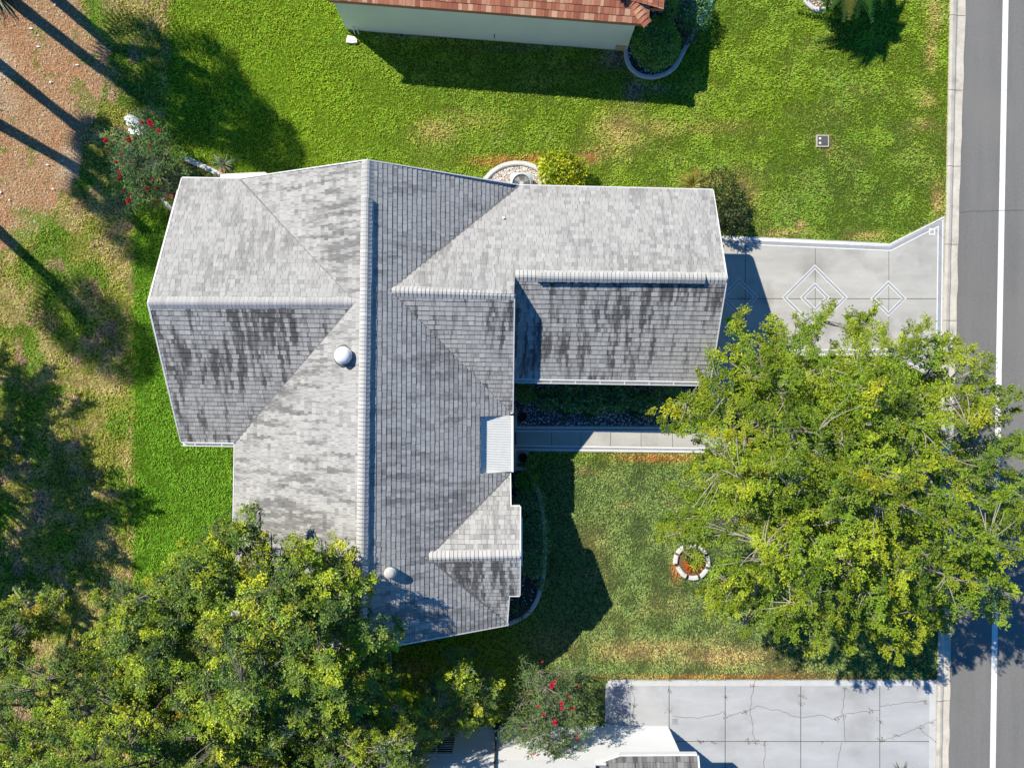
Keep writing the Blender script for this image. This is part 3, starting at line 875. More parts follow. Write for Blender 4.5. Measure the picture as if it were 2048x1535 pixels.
# porch: flat ribbed panel set into a cut in the east slope
pc = MB()
x0, x1 = TL.x + 0.005, 0.0; y1, y0 = TL.y - 0.005, BL.y + 0.005
nr = 34
for i in range(nr):
    a = y0 + (y1 - y0) * i / nr; b = y0 + (y1 - y0) * (i + 1) / nr
    h = 0.018
    za, zb = 3.20, 2.87
    m1_, m2_ = a + (b - a) * .28, a + (b - a) * .72
    for ya, yb, h0, h1 in ((a, m1_, 0, h), (m1_, m2_, h, h), (m2_, b, h, 0)):
        pc.face([(x0, ya, za + h0), (x1, ya, zb + h0), (x1, yb, zb + h1), (x0, yb, za + h1)])
pc.build('porch_panel', M['porch'], house)
pk = MB()
pk.face([(x0, y0, 2.7), (x0, y1, 2.7), (x0, y1, TL.z + .01), (x0, y0, BL.z + .01)])
for yy in (y0, y1):
    q = [(x0, yy, 2.7), (x1, yy, 2.7), (x1, yy, ZE + .02), (x0, yy, TL.z + .01)]
    pk.face(q if yy == y1 else q[::-1])
pk.box(x1 - .01, x1 + .05, y0, y1, 2.66, 2.9)
pk.build('porch_frame', M['white'], house)
# gutters
def gutter(a, b, w=0.12, straps=7):
    gt = MB()
    d = (b - a); dh = Vector((d.x, d.y, 0)).normalized(); n = Vector((dh.y, -dh.x, 0)); up = Vector((0, 0, 1))
    a = a + n * 0.04; b = b + n * .04
    for o0, o1, h0, h1 in ((0, 0, .0, -.12), (0, w, -.12, -.12), (w, w, -.12, .015), (w, w + .02, .015, .015), (w + .02, w + .02, .015, -.14)):
        gt.face([a + n * o0 + up * h0, b + n * o0 + up * h0, b + n * o1 + up * h1, a + n * o1 + up * h1])
    for i in range(straps):
        c = a + d * ((i + .5) / straps)
        gt.face([c + up * .01, c + dh * .025 + up * .01, c + dh * .025 + n * w + up * .018, c + n * w + up * .018])
    gt.build('gutter', M['trim'], house)
gutter(bSW + Vector((.03, 0, 0)), bSE, 0.10, 8)
gutter(wS, V2, 0.09, 2)
ds = MB(); ds.tube([V2 + Vector((.03, -.05, -.05)), V2 + Vector((.06, -.2, -.06)), V2 + Vector((.12, -.25, -.6)), V2 + Vector((.12, -.25, -2.7))], 0.04, 6)
ds.build('downspout', M['dark'], house)
# white return at the north gable foot
nb = MB()
q = [P(443, 348, 2.55), P(530, 344, 2.55), P(545, 356, 2.55), P(440, 356, 2.55)]
nb.prism([(p.x, p.y) for p in q], 2.35, 2.55)
nb.build('eave_return', M['white'], house)
# small window awning at the front gable
aw = MB()
a0, a1 = P(1044, 1036, 2.3), P(1043, 1131, 2.3)
aw.box(0.15, a0.x + .02, a1.y, a0.y, 2.22, 2.30); aw.box(a0.x - .03, a0.x + .02, a1.y, a0.y, 2.0, 2.22)
aw.build('window_hood', M['white'], house)
# doors and windows
def window(x, y0, y1, z0, z1, axis='x', sgn=1, name='window'):
    f = MB(); gl = MB(); t = 0.06
    def bx(mb, a0, a1, b0, b1, d0, d1):
        lo, hi = sorted((x + sgn * d0, x + sgn * d1))
        if axis == 'x': mb.box(lo, hi, a0, a1, b0, b1)
        else: mb.box(a0, a1, lo, hi, b0, b1)
    bx(f, y0, y1, z0, z0 + t, .003, .05); bx(f, y0, y1, z1 - t, z1, .003, .05)
    bx(f, y0, y0 + t, z0 + t, z1 - t, .003, .05); bx(f, y1 - t, y1, z0 + t, z1 - t, .003, .05)
    bx(f, (y0 + y1) / 2 - .02, (y0 + y1) / 2 + .02, z0 + t, z1 - t, .003, .04)
    bx(gl, y0 + t, y1 - t, z0 + t, z1 - t, .002, .02)
    fo = f.build(name, M['trim'], house); gl.build('pane', M['glass'], fo)
window(0.15, -6.6, -5.0, 0.9, 2.1); window(-9.55, -6.5, -5.0, 0.9, 2.1, 'x', -1); window(-12.05, 1.5, 3.4, 0.8, 2.1, 'x', -1)
window(-8.25, -6.5, -5.0, 0.9, 2.1, 'y', -1)
gd = MB()
for i in range(5): gd.box(6.723, 6.76, 1.0, 5.9, 0.04 + i * .44, 0.04 + i * .44 + .43)
gd.build('garage_door', M['white'], house)
fd = MB(); fd.box(-1.148, -1.09, -2.7, -1.75, 0.06, 2.12)
fdo = fd.build('front_door', mat('navy door', (.03, .05, .12), .4, .4), house)
hd = MB(); hd.tube([(-1.06, -1.86, 1.02), (-1.06, -1.86, 1.14)], .02, 8); hd.build('handle', M['dark'], fdo)
# skylight domes and plumbing vent
def dome(px, py, z, r, h, mk, ring):
    c = P(px, py, z)
    base = MB(); base.lathe(c, [(r * 1.02, -.35), (r * 1.02, h * .5), (r * 1.06, h * .5), (r * 1.06, h * .5 + .05), (r * .9, h * .5 + .06)], 28)
    bo = base.build('skylight', M['dome'], house, True)
    fl = MB(); fl.lathe(c, [(r * 1.45, -.13), (r * 1.0, -.02)], 24); fl.build('flashing', M['valley'], bo)
    d = MB()
    prof = [(r * .97 * math.cos(t), h * .5 + .04 + .55 * r * math.sin(t)) for t in [i * math.pi / 2 / 8 for i in range(9)]]
    d.lathe(c, prof, 28); d.build('dome', M[mk], bo, True)
dome(689, 711, 5.15, 0.27, 0.38, 'dome', True)
dome(783, 1141, 4.85, 0.18, 0.50, 'dome_g', True)
vp = MB(); c = P(1007, 438, 3.4)
vp.tube([c - Vector((0, 0, .2)), c + Vector((0, 0, .22))], 0.045, 10); vp.build('vent_pipe', M['white'], house)

# ------------------------------------------------------------------ north neighbour
nh = thing('house', 'neighbour house with terracotta shingle roof and pale mint side wall', 'house', P(973, 20))
ZN = 2.72
ea, eb = P(655, 1, ZN), P(1297, 50, ZN)
dirE = (eb - ea); dirE.z = 0; dirE.normalize(); nrm = Vector((-dirE.y, dirE.x, 0))   # nrm points north
def nloc(s, t, z): return Vector((ea.x, ea.y, 0)) + dirE * s + nrm * t + Vector((0, 0, z))
Lr = (eb - ea).length; pit = 0.46
A_, B_ = nloc(-0.0, 0, ZN), nloc(Lr, 0, ZN); C_, D_ = nloc(Lr - 5.0, 5.0, ZN + 5 * pit), nloc(0, 5.0, ZN + 5 * pit)
o, d = shingles('roof', [[A_, B_, C_, D_]], (A_, B_), M['shingle_o'], nh, pal=ORANGE, expo=0.215, tabw=(0.10, 0.22), lift=0.016, seed=21, amp=.06); d.build('roof_deck', M['deck'], o)
E1 = nloc(Lr, 10, ZN)
o2, d = shingles('roof', [[B_, E1, C_]], (B_, E1), M['shingle_o'], nh, pal=ORANGE, expo=0.215, tabw=(0.10, 0.22), lift=0.016, seed=22, amp=.06); d.build('roof_deck', M['deck'], o2)
st0, st1 = nloc(Lr - .1, 0.62, ZN - .02), nloc(Lr + .5, 0.62, ZN - .02); st2, st3 = nloc(Lr + .5, 6, ZN - .02), nloc(Lr - .1, 6, ZN + .05)
q = [nloc(Lr - 1.2, 0.62, ZN + .52), nloc(Lr + .5, 0.62, ZN - .05), nloc(Lr + .5, 6, ZN - .05), nloc(Lr - 1.2, 6, ZN + .52)]
o3, d = shingles('roof', [q], (q[1], q[2]), M['shingle_o'], nh, pal=ORANGE, expo=0.215, tabw=(0.10, 0.22), lift=0.016, seed=23, amp=.06); d.build('roof_deck', M['deck'], o3)
ridge_caps('ridge_cap', B_ + Vector((-.02, .02, .02)), C_, 0.20, 0.33, M['shingle_o'], o, expo=0.17, pal=ORANGE, bright=1.1, seed=8)
fc = MB()
for (s0, t0, s1, t1) in ((0, 0, Lr, 0), (Lr, 0, Lr, 0.6), (Lr, .6, Lr + .5, .6), (Lr + .5, .6, Lr + .5, 6)):
    a = nloc(s0, t0, ZN + .02); b = nloc(s1, t1, ZN + .02); dn = Vector((0, 0, -.16))
    fc.face([a, b, b + dn, a + dn])
fc.build('fascia', mat('brown fascia', (.32, .17, .10), .6, .3), nh)
w0, w1 = P(693, 60), P(1253, 102)
wm = MB()
def vwall(mb, a, b, z0, z1): mb.face([Vector((a.x, a.y, z0)), Vector((b.x, b.y, z0)), Vector((b.x, b.y, z1)), Vector((a.x, a.y, z1))])
back = nrm * 8
w1n = w1 + (nrm) * 8; w0n = w0 + nrm * 8
vwall(wm, w0, w1, -.05, ZN - .02); vwall(wm, w1, w1n, -.05, ZN - .02); vwall(wm, w1n, w0n, -.05, ZN - .02); vwall(wm, w0n, w0, -.05, ZN - .02)
wm.face([Vector((p.x, p.y, ZN - .03)) for p in (w0, w1, w1n, w0n)])
# gable infill on the west side
wm.build('wall', M['wall_n'], nh)
vb = MB(); 
def nwall(s, z): 
    p = w0 + (w1 - w0) * s; return p
p0 = w0 + (w1 - w0) * 0.958; p1 = w0 + (w1 - w0) * 0.995; ou = -nrm * 0.03
vb.face([p0 + ou + Vector((0, 0, .02)), p1 + ou + Vector((0, 0, .02)), p1 + ou + Vector((0, 0, .42)), p0 + ou + Vector((0, 0, .42))])
vb.face([p0 + ou + Vector((0, 0, .42)), p1 + ou + Vector((0, 0, .42)), p1 + Vector((0, 0, .42)), p0 + Vector((0, 0, .42))])
vb.build('vent_panel', mat('tan vent panel', (.45, .36, .2), .7, .2, .1, 6), nh)
sp = MB(); p = w0 + (w1 - w0) * .53 - nrm * .04
sp.tube([p + Vector((0, .05, .55)), p + Vector((0, -.07, .55)), p + Vector((0, -.08, .47))], .015, 6); sp.build('tap', M['dark'], nh)
pp = MB()
for dx in (0, .16):
    a = P(708, 61) + Vector((dx, 0, 0)); pp.tube([a + Vector((0, .06, .3)), a + Vector((0, -.03, .3)), a + Vector((.04, -.16, .02))], .018, 6)
a = P(708, 61) + Vector((0, -.03, .3)); pp.tube([a, a + Vector((.16, 0, 0))], .018, 6)
pp.build('drain_pipe', M['white'], nh)
sb = MB()
sp_ = [(693.5, 87), (694, 79), (696, 73), (702, 74), (705, 75), (710, 76), (714, 80), (715, 87), (706, 88)]
sb.prism([P2(*q) for q in sp_], 0.0, 0.09); sb.prism([P2(*q) for q in ((697, 84), (698, 77), (711, 79), (712, 84))], 0.091, 0.105)
tag(sb.build('splash_block', M['white']), 'white concrete splash block on the lawn at the mint house corner', 'splash block')

# ------------------------------------------------------------------ south neighbour: white gable wall
sh = thing('house', 'white sided neighbour house with a grey shingle eave at the bottom edge', 'house', P(1000, 1460))
sd = MB()
yb = P(1000, 1452).y; xr = P(1336, 1453).x; xl = P(560, 1453).x
# lap siding: every course leans out a little
rows = 15; hz = 2.85
def siding(xa, xb, za, zb, yw):
    n = int(round((zb - za) / 0.17))
    for i in range(n):
        z0 = za + (zb - za) * i / n; z1 = za + (zb - za) * (i + 1) / n
        sd.face([(xb, yw + .028, z0), (xa, yw + .028, z0), (xa, yw, z1), (xb, yw, z1)])
        sd.face([(xa, yw + .028, z0), (xb, yw + .028, z0), (xb, yw, z0), (xa, yw, z0)])
siding(xl, xr, 0, 2.55, yb)
pk_x = P(800, 1450).x
for i in range(14):
    z0 = 2.55 + i * .17; z1 = z0 + .17
    t0 = (z0 - 2.45) / .42
    xr2 = xr - 2.2 - t0 * 1.0
    sd.face([(xr2, yb + .018, z0), (xl, yb + .018, z0), (xl, yb, z1), (xr2, yb, z1)])
sd.face([(xr, yb, 0), (xr, yb, 2.5), (xr, yb - 8, 2.5), (xr, yb - 8, 0)][::-1])
sd.build('wall', M['siding'], sh)
def pxy(px, py, z): return P(px, py, z)
ea1, ea2 = P(1240, 1510, 2.62), P(1394, 1509, 2.62)
pit2 = .42
ea0 = ea1 + (P(1165, 1535, 2.74) - ea1) * 5
nsl = .40
def nz(p): return Vector((p.x, p.y, 2.62 + (ea1.y - p.y) * nsl))
north = [nz(ea0), ea1, ea2, nz(Vector((ea2.x, ea0.y, 0)))]
o, d = shingles('roof', [north], (ea1, ea2), M['shingle_s'], sh, seed=31, scale_c=.6, expo=.2); d.build('roof_deck', M['deck'], o)
fa2 = MB(); up = Vector((0, 0, 1))
for A0, A1 in ((ea1, ea2), (nz(ea0), ea1), (ea2, north[3])):
    dd_ = Vector((A1.x - A0.x, A1.y - A0.y, 0)).normalized(); nn_ = Vector((-dd_.y, dd_.x, 0)) * .06
    u4 = up * .05
    fa2.face([A0 + u4, A1 + u4, A1 + nn_ + u4, A0 + nn_ + u4])
    fa2.face([A0 + nn_ + u4, A1 + nn_ + u4, A1 + nn_ - up * .14, A0 + nn_ - up * .14])
fa2.build('fascia', M['trim'], sh)
wf = MB(); wg = MB()
wx0, wx1 = P(872, 1475, .9).x - .55, P(913, 1475, .9).x
def wbox(mb, xa, xb, za, zb, d): mb.box(xa, xb, yb + .004, yb + d, za, zb)
W0 = .85
wbox(wf, wx0, wx1, W0, W0 + .06, .06); wbox(wf, wx0, wx1, W0 + 1.33, W0 + 1.39, .06); wbox(wf, wx0, wx0 + .06, W0 + .06, W0 + 1.33, .06); wbox(wf, wx1 - .06, wx1, W0 + .06, W0 + 1.33, .06)
wbox(wf, (wx0 + wx1) / 2 - .03, (wx0 + wx1) / 2 + .03, W0 + .06, W0 + 1.33, .05); wbox(wf, wx0 + .06, wx1 - .06, W0 + .7, W0 + .75, .052)
wbox(wg, wx0 + .05, wx1 - .05, W0 + .04, W0 + 1.35, .022)
wo = wf.build('window', M['trim'], sh); wg.build('pane', M['glass'], wo)
dsp = MB(); xx = P(993, 1452).x
dsp.box(xx - .03, xx + .03, yb + .02, yb + .09, .05, 4.0); dsp.box(xx - .12, xx + .1, yb + .02, yb + .16, 0, .3); dsp.build('downspout', M['downspout'], sh)

# ------------------------------------------------------------------ leaves: shared builders
def leaf_quads(pos, axis, nrm, L, W):
    axis = axis / (np.linalg.norm(axis, axis=1, keepdims=True) + 1e-9)
    side = np.cross(axis, nrm); side /= (np.linalg.norm(side, axis=1, keepdims=True) + 1e-9)
    n2 = np.cross(side, axis)
    L = L[:, None]; W = W[:, None]
    p0 = pos; p2 = pos + axis * L
    mid = pos + axis * L * .5 + n2 * L * .06
    V = np.stack([p0, mid + side * W * .5, p2, mid - side * W * .5], 1).reshape(-1, 3)
    Fq = np.arange(len(pos) * 4).reshape(-1, 4)
    return V, Fq

def choose_cols(r, n, pal):
    ws = np.array([p[1] for p in pal], float); ws /= ws.sum()
    k = r.choice(len(pal), n, p=ws)
    return np.array([p[0] for p in pal])[k]

def bez(a, b, sag, n, r, jit):
    pts = []
    m = (a + b) / 2 + Vector((r.uniform(-jit, jit), r.uniform(-jit, jit), sag))
    for i in range(n + 1):
        t = i / n
        pts.append(a * (1 - t) ** 2 + m * 2 * t * (1 - t) + b * t * t)
    return pts

def make_tree(name, label, cat, base_px, outline, centre, z0, z1, nspray, lps, leafL, leafW, pal, sprayL, seed, trunk_r=0.2, fork=1.8,
              nlimb=8, nbranch=70, depth=1.8, up=0.25, clump=60, gap=0.42, group=None, leafmat='leaf', bark='bark', ntwig=3, base_world=None, zbump=0.8,
              spc=9, plume=1.2, dmin=15, jitter=.45, tips=None, tipw=.45):
    r = np.random.default_rng(seed); rr = random.Random(seed)
    base = base_world if base_world is not None else P(*base_px)
    root = thing(name, label, cat, base, group)
    poly = outline
    xs = [p[0] for p in poly]; ys = [p[1] for p in poly]
    cu = np.array(centre)
    ncl = max(12, nspray // spc)
    # plume positions: darts thrown into the crown outline, kept apart
    got = np.zeros((0, 2)); tries = 0; dm = dmin
    while len(got) < ncl and tries < 60000:
        a = r.uniform(min(xs), max(xs), 256); b = r.uniform(min(ys), max(ys), 256)
        k = inpoly(a, b, poly)
        k &= (r.random(256) < sstep(gap - .12, gap + .12, fbm(a, b, clump, seed, 2)) * .88 + .12)
        for p in np.stack([a, b], 1)[k]:
            if len(got) == 0 or ((got - p) ** 2).sum(1).min() > dm * dm:
                got = np.vstack([got, p])
        tries += 256; dm *= .985
    U = got[:ncl]; ncl = len(U); nspray = ncl * spc
    d = U - cu
    ang = np.arctan2(d[:, 1], d[:, 0]); rad = np.hypot(d[:, 0], d[:, 1])
    Rb = np.full(len(U), 1e9)
    n = len(poly)
    for i in range(n):
        p = np.array(poly[i]) - cu; q = np.array(poly[(i + 1) % n]) - cu
        e = q - p
        den = np.cos(ang) * e[1] - np.sin(ang) * e[0]
        with np.errstate(divide='ignore', invalid='ignore'):
            t = (p[0] * e[1] - p[1] * e[0]) / den
            s = (p[0] * np.sin(ang) - p[1] * np.cos(ang)) / den
        ok = (s >= 0) & (s <= 1) & (t > 0)
        Rb = np.where(ok & (t < Rb), t, Rb)
    dn = np.clip(rad / Rb, 0, 1)
    z = z0 + (z1 - z0) * np.sqrt(np.clip(1 - dn ** 2, 0, 1))
    z += zbump * (fbm(U[:, 0], U[:, 1], clump * 1.2, seed + 5, 2) - 0.5) * 2
    z -= depth * r.random(ncl) ** 1.6 * (1 - 0.4 * dn)
    z = np.maximum(z, 0.5)
    sc = (H - z) / F
    cpos = np.stack([(U[:, 0] - CX) * sc, (CY - U[:, 1]) * sc, z], 1)
    cz = (z0 * .6 + z1 * .4)
    cc = np.array(P(centre[0], centre[1], cz))
    out = cpos - cc; out[:, 2] = 0
    out /= (np.linalg.norm(out, axis=1, keepdims=True) + 1e-6)
    th = r.normal(0, jitter, ncl)
    cdir = np.stack([out[:, 0] * np.cos(th) - out[:, 1] * np.sin(th), out[:, 0] * np.sin(th) + out[:, 1] * np.cos(th), up + r.normal(0, .25, ncl)], 1)
    cdir /= np.linalg.norm(cdir, axis=1, keepdims=True)
    PL = plume * r.uniform(.6, 1.3, ncl)
    # side sprays along every plume
    ci = np.repeat(np.arange(ncl), spc); ns = ncl * spc
    tt = np.tile((np.arange(spc) + .5) / spc, ncl) + r.normal(0, .05, ns)
    sgn = np.where((np.arange(ns) % 2) == 0, -1., 1.)
    fan = sgn * (0.85 - .65 * tt) + r.normal(0, .22, ns)
    cd = cdir[ci]
    dirv = np.stack([cd[:, 0] * np.cos(fan) - cd[:, 1] * np.sin(fan), cd[:, 0] * np.sin(fan) + cd[:, 1] * np.cos(fan), cd[:, 2] * .9 + r.normal(0, .16, ns)], 1)
    dirv /= np.linalg.norm(dirv, axis=1, keepdims=True)
    SL = sprayL * r.uniform(.6, 1.2, ns) * (1 - .35 * tt)
    p0 = cpos[ci] + cd * ((tt - .8) * PL[ci])[:, None] + r.normal(0, .04, (ns, 3))
    p0[:, 2] -= .10 * PL[ci] * tt ** 2
    # leaves: every spray fans into twigs, leaves sit on both sides of each twig
    m = nspray * lps
    si = np.repeat(np.arange(nspray), lps)
    tw = r.integers(0, ntwig, m)
    toff = (tw - (ntwig - 1) / 2) * 0.5 + np.repeat(r.normal(0, .1, nspray), lps)
    dd = dirv[si]
    ax = np.stack([dd[:, 0] * np.cos(toff) - dd[:, 1] * np.sin(toff), dd[:, 0] * np.sin(toff) + dd[:, 1] * np.cos(toff), dd[:, 2] + np.sin(tw * 2.1 + si) * 0.2], 1)
    t = r.uniform(0.05, 1.0, m)
    ln = SL[si] * (1 - 0.15 * np.abs(tw - (ntwig - 1) / 2))
    lp = p0[si] + ax * (t * ln)[:, None]
    lp[:, 2] -= 0.10 * (t ** 2) * ln
    lp += r.normal(0, .018, (m, 3))
    lp[:, 2] = np.maximum(lp[:, 2], .05)
    sg2 = np.where(r.random(m) < .5, -1., 1.)
    sd_ = np.stack([-ax[:, 1], ax[:, 0], np.zeros(m)], 1)
    la = ax * .8 + sd_ * sg2[:, None] * .8 + r.normal(0, .3, (m, 3))
    nr_ = np.stack([np.zeros(m), np.zeros(m), np.ones(m)], 1) + (r.normal(0, .30, (nspray, 3)))[si] + r.normal(0, .24, (m, 3))
    V, Fq = leaf_quads(lp, la, nr_, leafL * r.uniform(.6, 1.2, m), leafW * r.uniform(.7, 1.2, m))
    cb = choose_cols(r, ncl, pal)[ci][si] * .6 + choose_cols(r, m, pal) * .4
    if tips is not None:                      # new growth at the shoot ends is yellower
        ct = choose_cols(r, ncl, tips)[ci][si] * .6 + choose_cols(r, m, tips) * .4
        vig = sstep(.35, .75, fbm(U[:, 0], U[:, 1], clump * .6, seed + 9, 2) + r.normal(0, .12, ncl))[ci][si]
        k = np.clip((.45 * t + .75 * tt[si]) * (.35 + vig) * 1.25 * (tipw / .45) - .18, 0, 1)[:, None]
        cb = cb * (1 - k) + ct * k
    c = cb * r.lognormal(0, .15, (m, 1)) * r.lognormal(0, .16, (ncl, 1))[ci][si]
    link('crown', np_mesh('crown', V, Fq, np.repeat(np.clip(c, .004, .8), 4, 0)), M[leafmat], root)
    pos = cpos
    # wood
    mb = MB()
    ctop = Vector(base) + Vector((0, 0, fork))
    cen = Vector((cc[0], cc[1], 0))
    lean = Vector((cen.x - base.x, cen.y - base.y, 0))
    ctop = Vector(base) + lean * .12 + Vector((0, 0, fork))
    mb.tube([Vector(base) - Vector((0, 0, .1)), Vector(base) + Vector((0, 0, .12)), Vector(base) + lean * .04 + Vector((0, 0, fork * .5)), ctop], [trunk_r * 1.7, trunk_r * 1.2, trunk_r, trunk_r * .92], 9)
    order = list(range(nspray)); rr.shuffle(order)
    bn = [Vector(p0[i]) - Vector((0, 0, rr.uniform(.15, .5))) for i in order[:nbranch]]
    ln_ = []
    for k in range(nlimb):
        a = 6.283 * k / nlimb + rr.uniform(-.3, .3)
        cand = max(bn, key=lambda q: math.cos(a) * (q.x - cen.x) + math.sin(a) * (q.y - cen.y) * 1.0)
        t = rr.uniform(.38, .6)
        q = ctop.lerp(cand, t); q.z = max(ctop.z + .2, q.z - .35)
        ln_.append(q)
        mb.tube(bez(ctop - Vector((0, 0, .15)), q, .3, 5, rr, .25), [trunk_r * (.62 - .05 * i) for i in range(6)], 7)
    for q in bn:
        l = min(ln_, key=lambda c_: (c_ - q).length + abs(c_.z - q.z) * .5)
        L_ = (q - l).length
        mb.tube(bez(l, q, .12 * L_, 4, rr, .12 * L_), [trunk_r * x for x in (.30, .25, .2, .15, .11)], 5)
    bnp = np.array([tuple(q) for q in bn])
    step = max(1, nspray // 900)
    for i in range(0, nspray, step):
        k = int(np.argmin(((bnp - p0[i]) ** 2).sum(1)))
        q = Vector(p0[i]); a = bn[k]
        if (q - a).length < 3.0:
            mb.tube(bez(a, q, .05, 4, rr, .22) + [q + Vector(dirv[i]) * float(SL[i]) * .6], [trunk_r * x + .004 for x in (.07, .06, .05, .04, .03, .012)], 4)
    mb.build('trunk', M[bark], root)
    return root, pos, z

# flower heads: ruffled little clusters of petals
def flower_mesh(seed, size):
    r = np.random.default_rng(seed)
    m = 46
    d = r.normal(0, 1, (m, 3)); d /= np.linalg.norm(d, axis=1, keepdims=True); d[:, 2] = np.abs(d[:, 2])
    V, Fq = leaf_quads(d * size * .35 * r.random((m, 1)), d + r.normal(0, .3, (m, 3)), r.normal(0, 1, (m, 3)), np.full(m, size * .8), np.full(m, size * .6))
    return np_mesh('flower', V, Fq)
FL = [flower_mesh(i, .10) for i in range(3)]
for i, f in enumerate(FL): f.materials.append(M['petal'])
FLO = [flower_mesh(i + 5, .10) for i in range(2)]
for f in FLO: f.materials.append(M['petal_o'])
def add_flowers(root, pts, meshes, rr):
    for p in pts:
        o = bpy.data.objects.new('flower', rr.choice(meshes))
        COL.objects.link(o)
        o.parent = root
        o.location = Vector(p) - root.location
        o.rotation_euler = (rr.uniform(-.4, .4), rr.uniform(-.4, .4), rr.uniform(0, 6.28))
        s = rr.uniform(.45, 1.2); o.scale = (s, s * rr.uniform(.8, 1.2), s)

YG = [((0.20, 0.31, 0.018), 4), ((0.13, 0.23, 0.02), 4), ((0.07, 0.14, 0.02), 3), ((0.28, 0.33, 0.02), 1)]
YGT = [((0.34, 0.40, 0.025), 5), ((0.27, 0.36, 0.025), 4), ((0.50, 0.47, 0.02), 1.0), ((0.50, 0.34, 0.03), .2)]
OAKT = [((0.42, 0.50, 0.025), 4), ((0.54, 0.52, 0.03), 1.6), ((0.24, 0.36, 0.03), 4), ((0.45, 0.24, 0.03), .15)]
OAK = [((0.080, 0.165, 0.030), 5), ((0.13, 0.24, 0.03), 3), ((0.26, 0.38, 0.07), 1.2), ((0.055, 0.11, 0.028), 5), ((0.035, 0.065, 0.025), 3)]
CRAPE = [((0.08, 0.15, 0.045), 5), ((0.13, 0.20, 0.05), 4), ((0.21, 0.25, 0.08), 1.5), ((0.25, 0.14, 0.05), .4)]

# the big yellow green tree by the road
big = [(1310, 840), (1335, 815), (1385, 790), (1400, 755), (1425, 735), (1420, 700), (1470, 690), (1465, 650), (1490, 625), (1500, 660), (1560, 625), (1580, 650), (1615, 625), (1660, 600), (1665, 640),
       (1710, 618), (1750, 615), (1760, 650), (1805, 620), (1800, 680), (1850, 615), (1895, 620), (1885, 670), (1930, 685), (1985, 720), (1975, 765), (2040, 770), (2045, 820), (1980, 850), (2050, 870),
       (2120, 900), (2090, 1000), (2120, 1100), (2060, 1180), (2050, 1240), (1980, 1230), (1900, 1215), (1895, 1280), (1830, 1270), (1790, 1330), (1740, 1275), (1690, 1300), (1600, 1290), (1540, 1260), (1520, 1290),
       (1480, 1240), (1430, 1240), (1392, 1190), (1398, 1150), (1392, 1115), (1372, 1092), (1330, 1085), (1310, 1060), (1350, 1030), (1330, 980), (1360, 950), (1340, 920), (1400, 890), (1370, 880)]
tree, tp, tz = make_tree('shade_tree', 'large spreading yellow green shade tree overhanging the road and front lawn', 'tree', (1560, 925), big, (1690, 950), 4.2, 7.6, 4300, 60, .075, .040, YG, .48, 3,
                         trunk_r=.24, fork=1.9, nlimb=10, nbranch=120, depth=2.6, up=.15, clump=62, gap=.34, spc=11, plume=1.45, dmin=20, jitter=.45, tips=YGT, tipw=.42, zbump=1.3)

# trees bottom left
oak1 = [(300, 1165), (345, 1120), (330, 1095), (400, 1075), (440, 1050), (478, 1005), (505, 1020), (520, 1065), (560, 1085), (595, 1060), (635, 1080), (650, 1110), (690, 1065), (705, 1110), (745, 1150), (728, 1195), (745, 1240),
        (800, 1250), (785, 1310), (800, 1370), (760, 1420), (690, 1440), (600, 1470), (480, 1480), (380, 1450), (300, 1400), (240, 1330), (170, 1270), (215, 1240), (190, 1190), (240, 1180), (260, 1215)]
make_tree('oak_tree', 'large dense oak tree leaning over the southwest corner of the grey roof', 'tree', (600, 1285), oak1, (470, 1290), 5.6, 7.9, 3300, 42, .08, .043, OAK, .42, 13,
          trunk_r=.22, fork=2.2, nlimb=9, nbranch=100, depth=2.4, up=.3, clump=46, gap=.45, zbump=1.3, leafmat='leaf_gloss', spc=7, plume=.8, dmin=14, jitter=1.0, tips=OAKT, tipw=.46, bark='bark_d')
oak2 = [(-120, 1400), (0, 1360), (60, 1330), (130, 1310), (200, 1300), (290, 1330), (380, 1400), (480, 1440), (560, 1480), (620, 1560), (600, 1700), (300, 1760), (-120, 1700)]
make_tree('oak_tree', 'wide oak tree with yellow tips filling the bottom left corner', 'tree', (330, 1380), oak2, (240, 1530), 4.6, 7.4, 3200, 42, .08, .043, OAK, .42, 14,
          trunk_r=.22, fork=2.0, nlimb=8, nbranch=90, depth=2.4, up=.3, clump=46, gap=.33, zbump=1.3, leafmat='leaf_gloss', spc=7, plume=.8, dmin=14, jitter=1.0, tips=OAKT, tipw=.46, bark='bark_d')
oak3 = [(560, 1480), (640, 1440), (720, 1420), (800, 1400), (850, 1430), (870, 1480), (840, 1540), (820, 1640), (600, 1680), (560, 1560)]
make_tree('oak_tree', 'smaller oak tree with bright yellow tips beside the white house window', 'tree', (740, 1400), oak3, (710, 1540), 3.6, 6.0, 1300, 42, .08, .042, OAK, .40, 15,
          trunk_r=.13, fork=1.6, nlimb=6, nbranch=50, depth=2.0, up=.3, clump=55, gap=.4, leafmat='leaf_gloss', spc=7, plume=.8, dmin=14, jitter=1.0, tips=OAKT, tipw=.5)
oak4 = [(-160, 1240), (-60, 1200), (0, 1205), (40, 1195), (110, 1180), (130, 1200), (90, 1240), (60, 1290), (50, 1330), (0, 1350), (-160, 1380)]
make_tree('oak_tree', 'small dark leaved tree at the left edge above the bottom left oak', 'tree', (95, 1180), oak4, (-20, 1280), 3.2, 5.0, 850, 42, .08, .042, OAK[:3] + OAK[4:], .40, 16,
          trunk_r=.12, fork=1.4, nlimb=6, nbranch=40, depth=1.4, up=.3, clump=50, gap=.38, leafmat='leaf_gloss', spc=7, plume=.8, dmin=14, jitter=1.0, tips=OAKT, tipw=.5)
sm = [(880, 1345), (895, 1320), (925, 1300), (935, 1290), (935, 1330), (965, 1340), (1000, 1360), (1010, 1400), (985, 1440), (940, 1460), (880, 1465), (830, 1440), (820, 1400), (850, 1370)]
